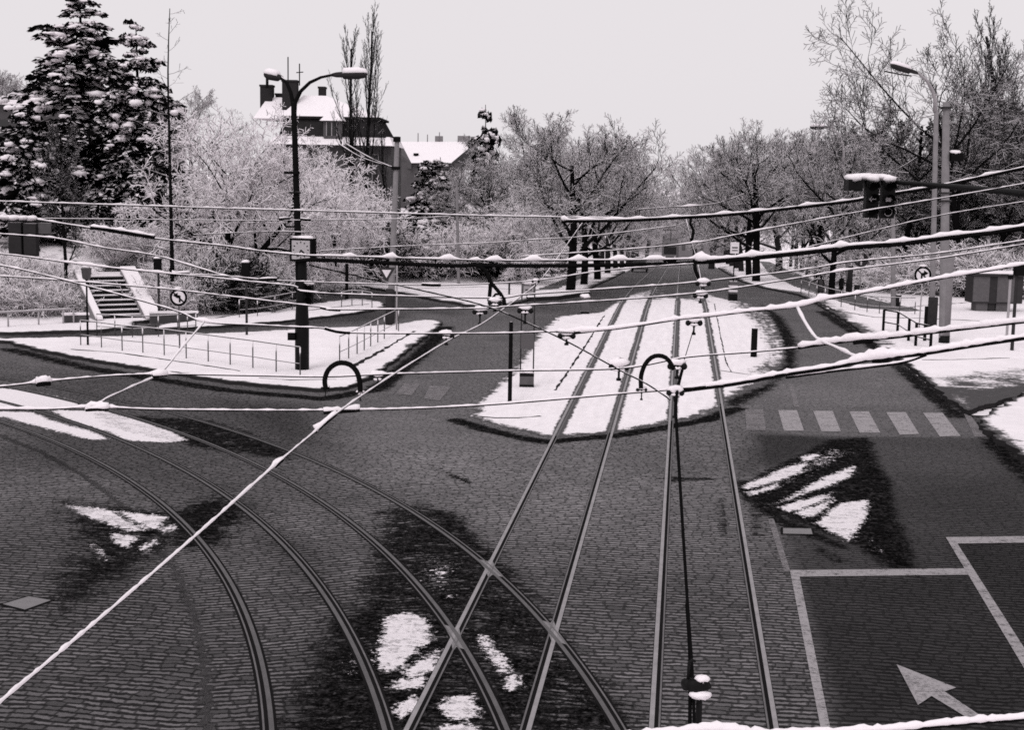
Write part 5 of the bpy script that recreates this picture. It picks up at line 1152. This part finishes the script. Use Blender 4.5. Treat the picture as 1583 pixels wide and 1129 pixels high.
# people ----------------------------------------------------------------------------------------
def person(px, py, h, label, coat, rz, stride=.12, skirt=True):
    b0 = P(px, py)[0]; e = empty('person', b0+Vector((0, 0, .12)), rz, label, 'person'); k = h/1.7
    V = [(0, 0, .92), (0, 0, 1.12), (0, .01, 1.34), (0, .02, 1.46), (0, .02, 1.53), (0, .0, 1.62),
         (.1, 0, .86), (.1, stride, .48), (.1, stride*.7, .09), (.1, stride*.7-.14, .04), (-.1, 0, .86), (-.1, -stride*.6, .48), (-.1, -stride*1.1, .1), (-.1, -stride*1.1-.14, .04),
         (.17, .01, 1.38), (.25, .03, 1.12), (.24, -.08, .9), (.235, -.13, .83), (-.17, .01, 1.38), (-.25, -.02, 1.12), (-.24, .04, .88), (-.235, .02, .80)]
    E = [(0, 1), (1, 2), (2, 3), (3, 4), (4, 5), (0, 6), (6, 7), (7, 8), (8, 9), (0, 10), (10, 11), (11, 12), (12, 13), (2, 14), (14, 15), (15, 16), (16, 17), (2, 18), (18, 19), (19, 20), (20, 21)]
    Rr = [.14, .135, .15, .055, .075, .1, .1, .065, .045, .04, .1, .065, .045, .04, .07, .05, .04, .03, .07, .05, .04, .03]
    # five fingers on each hand
    for root, sy in ((17, -1), (21, 1)):
        bx0, by0, bz0 = V[root]
        for f in range(5):
            L = (.05, .075, .08, .075, .06)[f]; dx = (f-2)*.016; V.append((bx0+dx*.3, by0+dx+(-.035 if f == 0 else 0), bz0-L*(.5 if f == 0 else 1))); Rr.append(.009); E.append((root, len(V)-1))
    me = bpy.data.meshes.new('body'); me.from_pydata([(x*k, y*k, z*k) for x, y, z in V], E, []); o = bpy.data.objects.new('body', me); COL.objects.link(o); o.parent = e
    md = o.modifiers.new('skin', 'SKIN'); sk = me.skin_vertices[0] if me.skin_vertices else None
    if sk is None:
        bm = bmesh.new(); bm.from_mesh(me); bm.verts.layers.skin.verify(); bm.to_mesh(me); bm.free(); sk = me.skin_vertices[0]
    for i, r in enumerate(Rr): sk.data[i].radius = (r*k, r*k*(.75 if i in (0, 1, 2) else 1)); sk.data[i].use_root = (i == 0)
    ss = o.modifiers.new('sub', 'SUBSURF'); ss.levels = 1; ss.render_levels = 2; me.materials.append(M['coat'])
    b = MB(); b.lathe((0, 0, 0), [(.25*k, .62*k if not skirt else .45*k), (.22*k, .8*k), (.18*k, 1.02*k), (.2*k, 1.3*k), (.12*k, 1.44*k), (.07*k, 1.47*k)], 14); b.v = [(x, y*.75, z) for x, y, z in b.v]; part(b, 'coat', coat, e, True)
    b = MB(); b.blob((0, -.01*k, 1.6*k), (.085*k, .1*k, .12*k), 0, 0, 12, 8); part(b, 'head', M['skin'], e, True)
    b = MB(); b.lathe((0, .02*k, 1.6*k), [(.1*k, -.05*k), (.112*k, .03*k), (.09*k, .1*k), (.03*k, .145*k)], 12); part(b, 'hat', M['coat'], e, True)
person(1268, 464, 1.32, 'small figure in a grey coat on the footpath left of the thick black trunk', M['coat2'], 2.6)
person(1300, 458, 1.2, 'small figure in dark clothes on the footpath just right of the thick black trunk', M['coat'], .4)

# ------------------------------------------------------------------ overhead wires, hangers and insulators
def smooth_px(pts, step=9.):
    out = []
    n = len(pts)
    for i in range(n-1):
        p0, p1, p2, p3 = [np.array(pts[j][:2], float) for j in (max(i-1, 0), i, i+1, min(i+2, n-1))]
        L = np.hypot(*(p2-p1)); k = max(1, int(L/step))
        for q in range(k):
            t = q/k; out.append(.5*((2*p1)+(-p0+p2)*t+(2*p0-5*p1+4*p2-p3)*t*t+(-p0+3*p1-3*p2+p3)*t**3))
    out.append(np.array(pts[-1][:2], float)); return out
_rw = random.Random(11)
def wire(label, pts, Z0, Z1, wd, ws, tufts=(), name='overhead_wire', cat='overhead wire', amp=.3, group=None, mat=None):
    wd_, ws_ = (wd, wd) if not isinstance(wd, tuple) else wd, (ws, ws) if not isinstance(ws, tuple) else ws; wd, ws = wd_[0], ws_[0]
    q = smooth_px(pts, 7.); L = np.r_[0, np.cumsum([np.hypot(*(b-a)) for a, b in zip(q, q[1:])])]; L /= L[-1]
    W = []; Zs = []
    for p, t in zip(q, L):
        Z = 1/((1-t)/Z0+t/Z1); Zs.append(Z); W.append(at(p[0], p[1], Z))
    o = W[len(W)//2].copy(); e = empty(name, o, 0, label, cat, group)
    loc = [w_-o for w_ in W]
    b = MB(); b.tube(loc, [(wd_[0]+(wd_[1]-wd_[0])*t)/2*Z/2200 for Z, t in zip(Zs, L)], 7); part(b, 'cable' if wd > 4.5 else 'wire', mat or M['cable'], e, True)
    if ws:
        b = MB(); ph = _rw.uniform(0, 6); rad = []; cl = []
        for i, (p, Z) in enumerate(zip(loc, Zs)):
            v = 1+amp*(math.sin(i*1.7+ph)*.5+math.sin(i*.61+ph*2)*.5)+_rw.uniform(-amp, amp)*.6
            t = max([math.exp(-((q[i][0]-tx)/tw)**2)*ta for tx, tw, ta in tufts]+[0])
            wd = wd_[0]+(wd_[1]-wd_[0])*L[i]; ws = ws_[0]+(ws_[1]-ws_[0])*L[i]
            r = ws/2*Z/2200*max(v, .3)+t/2*Z/2200; r *= (.74 if ws < 4.2 else .95)*_rw.uniform(.75, 1.22); rad.append(r); cl.append(p+Vector((0, 0, wd/2*Z/2200*.55+r*.62)))
        b.tube(cl, rad, 7); part(b, 'snow_cover', M['snow'], e, True)
    return e
R_B = 'thick black cable'
wire('span wire nearest the camera on the left, knobbed with snow, joined by the thick cable', [(-60, 634), (13, 633), (80, 633), (150, 630), (260, 634), (510, 635), (730, 628), (1000, 606), (1082, 600)], 9, 9, 2.6, 3.6, [(150, 18, 13), (165, 12, 6), (13, 40, 4)])
wire('lowest thick snow-topped cable running off to the right edge', [(1040, 606), (1080, 601), (1140, 593), (1210, 580), (1290, 568), (1345, 556), (1420, 548), (1502, 535), (1583, 523), (1660, 511)], 9, 7.6, 7, 8, [(1360, 40, 10), (1480, 60, 4)], 'overhead_cable', 'overhead cable', .18)
wire('short loose cable strand slung under the lowest thick cable at right', [(1215, 584), (1290, 574), (1343, 568), (1395, 561), (1432, 549)], 8.7, 8.3, 4.5, 4.5, (), 'overhead_cable', 'overhead cable')
wire('second lowest span wire, thin at left and thick with snow past the vertical link', [(-60, 603), (13, 597), (65, 591), (150, 583), (240, 579), (380, 581), (500, 583), (600, 579), (790, 574), (960, 570), (1060, 553), (1160, 545), (1235, 538)], 9.6, 9.6, 2.4, 3., [(65, 13, 13), (245, 16, 8)])
wire('second lowest thick cable heaped with snow at the right', [(1235, 538), (1268, 533), (1300, 529), (1325, 526), (1370, 523), (1462, 512), (1582, 498), (1660, 490)], 9.6, 8, 5.5, 10, [(1322, 16, 6)], 'overhead_cable', 'overhead cable', .15)
wire('snow-caked link wire dropping across three cables at right', [(1233, 477), (1243, 497), (1262, 524), (1290, 537), (1327, 555)], 10.5, 8.6, 2, 5.5, (), 'overhead_wire', 'overhead wire', .2)
wire('snow-caked link wire between the two lowest span wires at left', [(316, 498), (280, 540), (247, 578), (205, 598), (162, 618), (150, 629)], 11., 9, 2, 4, ())
wire('span wire carrying the long snowy insulator rod above the tram bed', [(-60, 405), (13, 413), (133, 442), (266, 479), (316, 498), (399, 503), (456, 506), (499, 508), (541, 515), (749, 516), (860, 513)], 11.5, 11.5, 2.2, 3., [(316, 12, 7)])
wire('heavy snow-laden cable sweeping up from the tram bed to the right edge', [(860, 513), (886, 514), (940, 510), (992, 503), (1050, 494), (1100, 489), (1156, 482), (1233, 474), (1276, 463), (1342, 452), (1442, 433), (1562, 413), (1660, 396)], 11.5, 10, 3.4, 6.5, [(1225, 22, 4), (1270, 12, 5), (900, 20, 4)], 'overhead_cable', 'overhead cable', .2)
wire('span wire passing the head of the black signal post', [(-60, 425), (13, 428), (101, 434), (186, 441), (266, 448), (350, 458), (494, 475), (525, 479), (749, 477), (788, 474), (966, 463), (1099, 451), (1210, 434), (1316, 417), (1449, 400), (1583, 378), (1660, 366)], 14, 13.2, 2., 2.6, [(1300, 14, 4)])
wire('span wire with small insulators just above the tram bed top end', [(-60, 392), (13, 394), (133, 410), (266, 424), (292, 426), (399, 437), (456, 443), (488, 453), (749, 461), (820, 455), (966, 445), (1072, 437), (1236, 418), (1316, 405), (1449, 392), (1583, 372), (1660, 362)], 16, 15.5, 2., 2.6, [(140, 30, 4), (240, 20, 4)])
wire('span wire dipping over the traffic junction left of the lantern', [(279, 424), (350, 427), (430, 434), (602, 440), (700, 441), (828, 434), (939, 418), (1072, 408)], 17, 17, 1.6, 2.)
wire('main messenger wire with spaced white tufts of snow, crossing the picture centre', [(58, 340), (146, 354), (239, 369), (350, 381), (399, 388), (470, 395), (541, 397), (749, 403), (860, 403), (1010, 402), (1099, 400)], 20, 20, 2.4, 3.4, [(540, 7, 9), (605, 7, 13), (693, 9, 12), (735, 4, 6), (766, 8, 12), (824, 9, 12), (893, 9, 12), (958, 9, 13), (1012, 10, 13), (1083, 12, 14)])
wire('slung black cable directly beneath the main messenger wire', [(458, 404), (480, 402), (520, 403), (600, 407), (700, 411), (735, 410), (780, 411), (860, 411), (960, 410), (1040, 408), (1099, 404)], 20, 20, 6.5, 0, (), 'overhead_cable', 'overhead cable')
wire('thick black cable with snow along its top from above the tracks to the right edge', [(1075, 405), (1099, 404), (1170, 398), (1249, 390), (1320, 382), (1390, 377), (1460, 368), (1530, 360), (1583, 352), (1660, 342)], 20, 18, 8.5, 6, [(1085, 12, 8), (1165, 15, 7), (1300, 12, 7), (1390, 12, 6), (1460, 14, 6), (1540, 12, 5)], 'overhead_cable', 'overhead cable', .2)
wire('dark stub of insulated span wire before the shrubs above the stairs', [(140, 352), (180, 357), (239, 367)], 19.6, 19.6, 6, 5, (), 'overhead_cable', 'overhead cable')
wire('thin snowy wire looping below the dark stub above the stairs', [(-60, 358), (58, 366), (100, 371), (159, 383), (239, 395), (292, 410), (372, 434), (393, 438)], 18, 17.2, 1.8, 3)
wire('uppermost left wire crossing in front of the big conifers', [(-60, 309), (13, 312), (266, 320), (399, 324), (605, 330), (749, 334), (860, 336), (990, 338), (1045, 337)], 33, 33, 1.8, 3)
wire('tufted black cable above the street rising to the right hand poles', [(868, 342), (960, 341), (1045, 337), (1099, 334), (1170, 328), (1240, 320), (1316, 311), (1360, 303), (1442, 290), (1500, 278), (1532, 271), (1583, 260), (1660, 244)], 33, 30, 5.5, 3.6, [(870, 8, 7), (905, 8, 7), (948, 9, 7), (985, 8, 7), (1045, 8, 5), (1122, 10, 6), (1172, 12, 6), (1252, 10, 6), (1300, 10, 4), (1530, 10, 5)], 'overhead_cable', 'overhead cable', .25)
wire('thin wire under the tufted black cable, reaching the signal heads', [(806, 397), (966, 386), (1072, 376), (1110, 369), (1170, 357), (1316, 330), (1482, 302), (1583, 284), (1660, 270)], 26, 24, 1.7, 2.2, [(1075, 8, 5), (1170, 10, 4)])
wire('thin wire behind the signal heads through the right thicket', [(1245, 384), (1283, 374), (1422, 340), (1500, 325), (1583, 312), (1660, 300)], 28, 24, 1.4, 1.8)
wire('thin wire above the snow path left of the avenue', [(496, 388), (640, 380), (749, 376), (820, 371), (913, 365), (1045, 349)], 30, 30, 1.3, 1.6)
wire('faint upper wire across the conifers and shrubs at left', [(-60, 336), (80, 338), (266, 340), (400, 341), (605, 339), (700, 334)], 40, 40, 1.2, 1.4)
wire('short faint wire by the shrubs left of the clock', [(299, 363), (420, 358), (466, 359), (500, 359)], 36, 36, 1.3, 1.4)
for pts, lab in (([(523, 222), (560, 244), (605, 258)], 'lower of two sagging wires from villa to the concrete pole'), ([(534, 222), (570, 243), (602, 257)], 'upper of two sagging wires from villa to the concrete pole')): wire(lab, pts, 95, 63, 1.6, 1.6)
# contact wires
C2 = [(-70, 1150), (13, 1077), (150, 962), (300, 832), (430, 716), (487, 668), (520, 640), (600, 585), (690, 529), (742, 503), (778, 478), (806, 458), (840, 428), (900, 345)]
wire('long snow-white contact wire running from the lower left corner to the avenue', C2, 3.35, 36, (4., 1.2), (7.5, 1.2), [(430, 8, 4)], 'contact_wire', 'contact wire', .22)
wire('dark contact wire descending from left across the tram bed nose', [(478, 410), (620, 442), (743, 471), (810, 497), (880, 530), (957, 572), (1000, 594), (1036, 618)], 26, 8., 2.4, .9, (), 'contact_wire', 'contact wire')
wire('black contact wire coming straight at the camera over the right track', [(1058, 560), (1050, 590), (1045, 622), (1046, 660), (1052, 760), (1062, 920), (1070, 1035), (1074, 1140)], 10, 3.3, 5., 0, (), 'contact_wire', 'contact wire')
wire('second black strand beside the straight contact wire at bottom', [(1062, 935), (1066, 1000), (1067, 1060), (1066, 1140)], 4.4, 3.3, 6, 0, (), 'contact_wire', 'contact wire')
wire('near snow-heaped cable just showing along the bottom right edge', [(960, 1142), (1100, 1131), (1200, 1138), (1380, 1130), (1450, 1123), (1520, 1117), (1583, 1112), (1680, 1100)], 2.3, 2.2, 7, 12, [(1112, 30, 7)], 'overhead_cable', 'overhead cable', .15)
wire('thin contact wire far up the avenue over the left track', [(1072, 510), (1058, 556)], 11.4, 10.2, 1.4, 0, (), 'contact_wire', 'contact wire')
wire('thin contact wire running up the avenue between the tree rows', [(1087, 452), (1078, 405), (1068, 370), (1062, 345), (1058, 331)], 16, 48, 1.6, 1.2, (), 'contact_wire', 'contact wire')
wire('faint cross wire at the far end between both avenue rows', [(985, 324), (1040, 320), (1066, 319), (1110, 314), (1150, 300)], 48, 45, 1.4, 1.2, [(1066, 10, 4)])
# loose black jumper cables
def jumper(label, pts, Z, wpx, name='jumper_cable'):
    q = smooth_px(pts, 5.); W = [at(p[0], p[1], Z) for p in q]; o = W[0].copy(); b = MB(); b.tube([w_-o for w_ in W], wpx/2*Z/2200, 8); x = part(b, name, M['cable'], None, True); x.location = o; return tag(x, label, 'jumper cable')
jumper('wavy black jumper cable hanging from the main cable to the signal post head, left strand', [(735, 410), (748, 416), (756, 428), (758, 440), (757, 455), (756, 466)], 18, 6)
jumper('wavy black jumper cable crossing behind the left strand toward the post head', [(753, 426), (760, 438), (770, 450), (777, 460), (780, 474)], 17, 6)
jumper('small tight black loop beside the head of the signal post', [(762, 474), (761, 462), (766, 455), (774, 455), (780, 462), (781, 473)], 15, 4)
jumper('black horseshoe jumper arching over the snowy insulator at left of centre', [(504, 603), (502, 588), (507, 573), (517, 564), (528, 561), (541, 564), (551, 574), (556, 590), (557, 607)], 8.6, 8)
jumper('black horseshoe jumper arching over the tram bed right of centre', [(991, 601), (991, 582), (997, 564), (1007, 553), (1018, 550), (1029, 553), (1037, 562), (1042, 572)], 8.9, 7)
jumper('short curved black cable dropping from the tufted cable above the street', [(1068, 338), (1067, 346), (1072, 356), (1071, 364), (1068, 374)], 27, 4.5)
jumper('curved black cable dropping from the thick cable over the right track', [(1074, 408), (1075, 419), (1079, 428), (1087, 436)], 19, 6)
# hangers: yoke with bell insulators, stem and clip
_hm = MB()
def hanger(px, py, Z, w_, drop, label, caps=1.0):
    m = Z/2200; o = at(px, py, Z); e = empty('wire_hanger', o, _yaw, label, 'wire hanger'); h = w_*m*1.3
    b = MB(); b.tube([(-h*.5, 0, 0), (h*.5, 0, 0)], h*.09, 6)
    for sx in (-1, 1): b.lathe((sx*h*.38, 0, 0), [(h*.06, -h*.2), (h*.15, -h*.12), (h*.17, 0), (h*.1, h*.14)], 8)
    part(b, 'insulator', M['iron_bare'], e, True)
    b = MB(); b.lathe((0, 0, -drop*m), [(h*.13, 0), (h*.13, h*.12), (h*.06, h*.16), (h*.06, drop*m*.6), (h*.12, drop*m*.75), (h*.12, drop*m)], 8); part(b, 'stem', M['iron_bare'], e, True)
    b = MB(); b.blob((0, 0, h*.2), (h*.5*caps, h*.16, h*.19*caps), int(px)); b.blob((0, 0, -h*.12), (h*.3*caps, h*.14, h*.1*caps), int(px)+1); part(b, 'snow_cap', M['snow'], e, True)
hanger(742, 482, 14., 17, 20, 'dark wire hanger left of the black signal post head')
hanger(812, 480, 14., 18, 21, 'dark wire hanger right of the black signal post head')
hanger(690, 519, 11.6, 18, 15, 'snow-topped wire hanger on the white contact wire over the road left of the signal post')
hanger(584, 583, 9.7, 20, 17, 'wire hanger at the right foot of the left horseshoe jumper')
hanger(876, 519, 11.6, 20, 15, 'hanger with a dark clamp at the start of the heavy snow-laden cable')
hanger(957, 567, 9.7, 23, 22, 'snow-heaped hanger with a black stem over the tram bed nose', 1.3)
hanger(1047, 566, 9.4, 22, 20, 'hanger under the right leg of the right horseshoe jumper')
hanger(992, 603, 9.0, 13, 16, 'small black hanger at the left foot of the right horseshoe jumper')
hanger(1044, 607, 8.6, 20, 40, 'long snowy hanger joining the thick cable to the straight contact wire', 1.2)
hanger(1073, 499, 11.3, 19, 19, 'double insulator hanger below the heavy snow-laden cable over the right track')
hanger(1083, 457, 14, 17, 12, 'lower of two snowy hangers stacked over the right track')
hanger(1087, 438, 15.6, 17, 9, 'upper of two snowy hangers stacked over the right track')
hanger(828, 435, 17, 9, 8, 'tiny hanger at the snowy bend in the long contact wire left of the avenue')
hanger(765, 468, 14.6, 16, 14, 'jumbled dark fitting inside the tight black loop')
hanger(557, 608, 8.7, 10, 12, 'clamp at the right foot of the left horseshoe jumper')
hanger(503, 600, 8.7, 10, 14, 'clamp at the left foot of the left horseshoe jumper')
def rod(pts, Z, w_, snow, label):
    wire(label, pts, Z, Z*1.005, w_, snow, (), 'rod_insulator', 'insulator', .45)
rod([(500, 638), (530, 636), (556, 634)], 8.9, 7, 8, 'snow-topped rod insulator where the near span wire meets the white contact wire')
rod([(487, 668), (497, 659), (508, 650), (520, 640)], 7.9, 6, 9, 'slanting section insulator crusted with snow on the white contact wire')
rod([(502, 508), (520, 513), (541, 515)], 11.4, 5, 3, 'short black rod insulator in front of the left island, snow at its left end')
rod([(495, 476), (510, 479), (526, 480)], 13.9, 4, 3.5, 'short black rod insulator right of the clock lamp post')
rod([(400, 433), (415, 432), (428, 432)], 16, 5, 4, 'short black rod insulator left of the clock lamp post')
rod([(266, 424), (280, 424), (293, 424)], 16.2, 6, 5, 'snowy black rod insulator above the no left turn sign')
rod([(652, 440), (668, 441), (681, 441)], 15.6, 5, 4, 'snow-capped insulator over the left pavement beyond the yield sign')
rod([(888, 515), (905, 513), (920, 511)], 11.4, 5, 4, 'black rod insulator at the left end of the heavy snow-laden cable')
rod([(1050, 603), (1070, 601), (1090, 599)], 8.7, 7, 5, 'black rod insulator at the left end of the lowest thick cable')
rod([(1320, 530), (1335, 528), (1348, 528)], 8.9, 7, 0, 'black joint beneath a snow heap on the second lowest cable')
rod([(1350, 560), (1362, 558), (1372, 557)], 8.5, 7, 0, 'black joint beneath a snow heap on the lowest cable')
rod([(56, 594), (66, 593), (78, 592)], 9.55, 9, 10, 'black insulator under a round snow heap on the far left span wire')
rod([(132, 634), (150, 633), (168, 632)], 8.95, 6, 9, 'snow-heaped knob where the left link wire meets the near span wire')
rod([(236, 582), (247, 581), (258, 580)], 9.55, 5, 9, 'snow-heaped knob in the middle of the left link wire')
rod([(425, 722), (431, 716), (437, 711)], 6.3, 6, 5, 'small dark splice in the middle of the white contact wire')
rod([(432, 339), (440, 338), (448, 338)], 36, 4, 3, 'tiny insulator left of the lamp post pole above the clock')
rod([(465, 339), (473, 340), (480, 340)], 36, 4, 3, 'tiny insulator right of the lamp post pole above the clock')
# feeder clamp close to the camera
Z = 3.5; m = Z/2200; o = at(1076, 1060, Z); e = empty('feeder_clamp', o, _yaw, 'black clamp with two pads of snow on the straight contact wire close to the camera', 'clamp')
b = MB(); b.blob((2*m, 0, 0), (19*m, 12*m, 12*m), 3, 0, 10, 7); b.blob((-14*m, 0, 2*m), (9*m, 9*m, 10*m), 4); part(b, 'body', M['iron_bare'], e, True)
b = MB(); b.tube([(-13*m, 0, 0), (-12*m, 0, 36*m), (-8*m, 0, 40*m), (-2*m, 0, 38*m)], 2.5*m, 6); part(b, 'bracket', M['iron_bare'], e, True)
b = MB(); b.blob((8*m, -4*m, 12*m), (11*m, 10*m, 6*m), 5, 0, 10, 6); part(b, 'snow_cap', M['snow'], e, True); b = MB(); b.blob((6*m, -8*m, -13*m), (17*m, 10*m, 7*m), 6, 0, 10, 6); part(b, 'snow_cap', M['snow'], e, True)
b = MB(); b.lathe((6*m, 0, -70*m), [(3*m, 0), (5*m, 8*m), (5*m, 40*m), (3*m, 56*m)], 8); part(b, 'stem', M['iron_bare'], e, True)
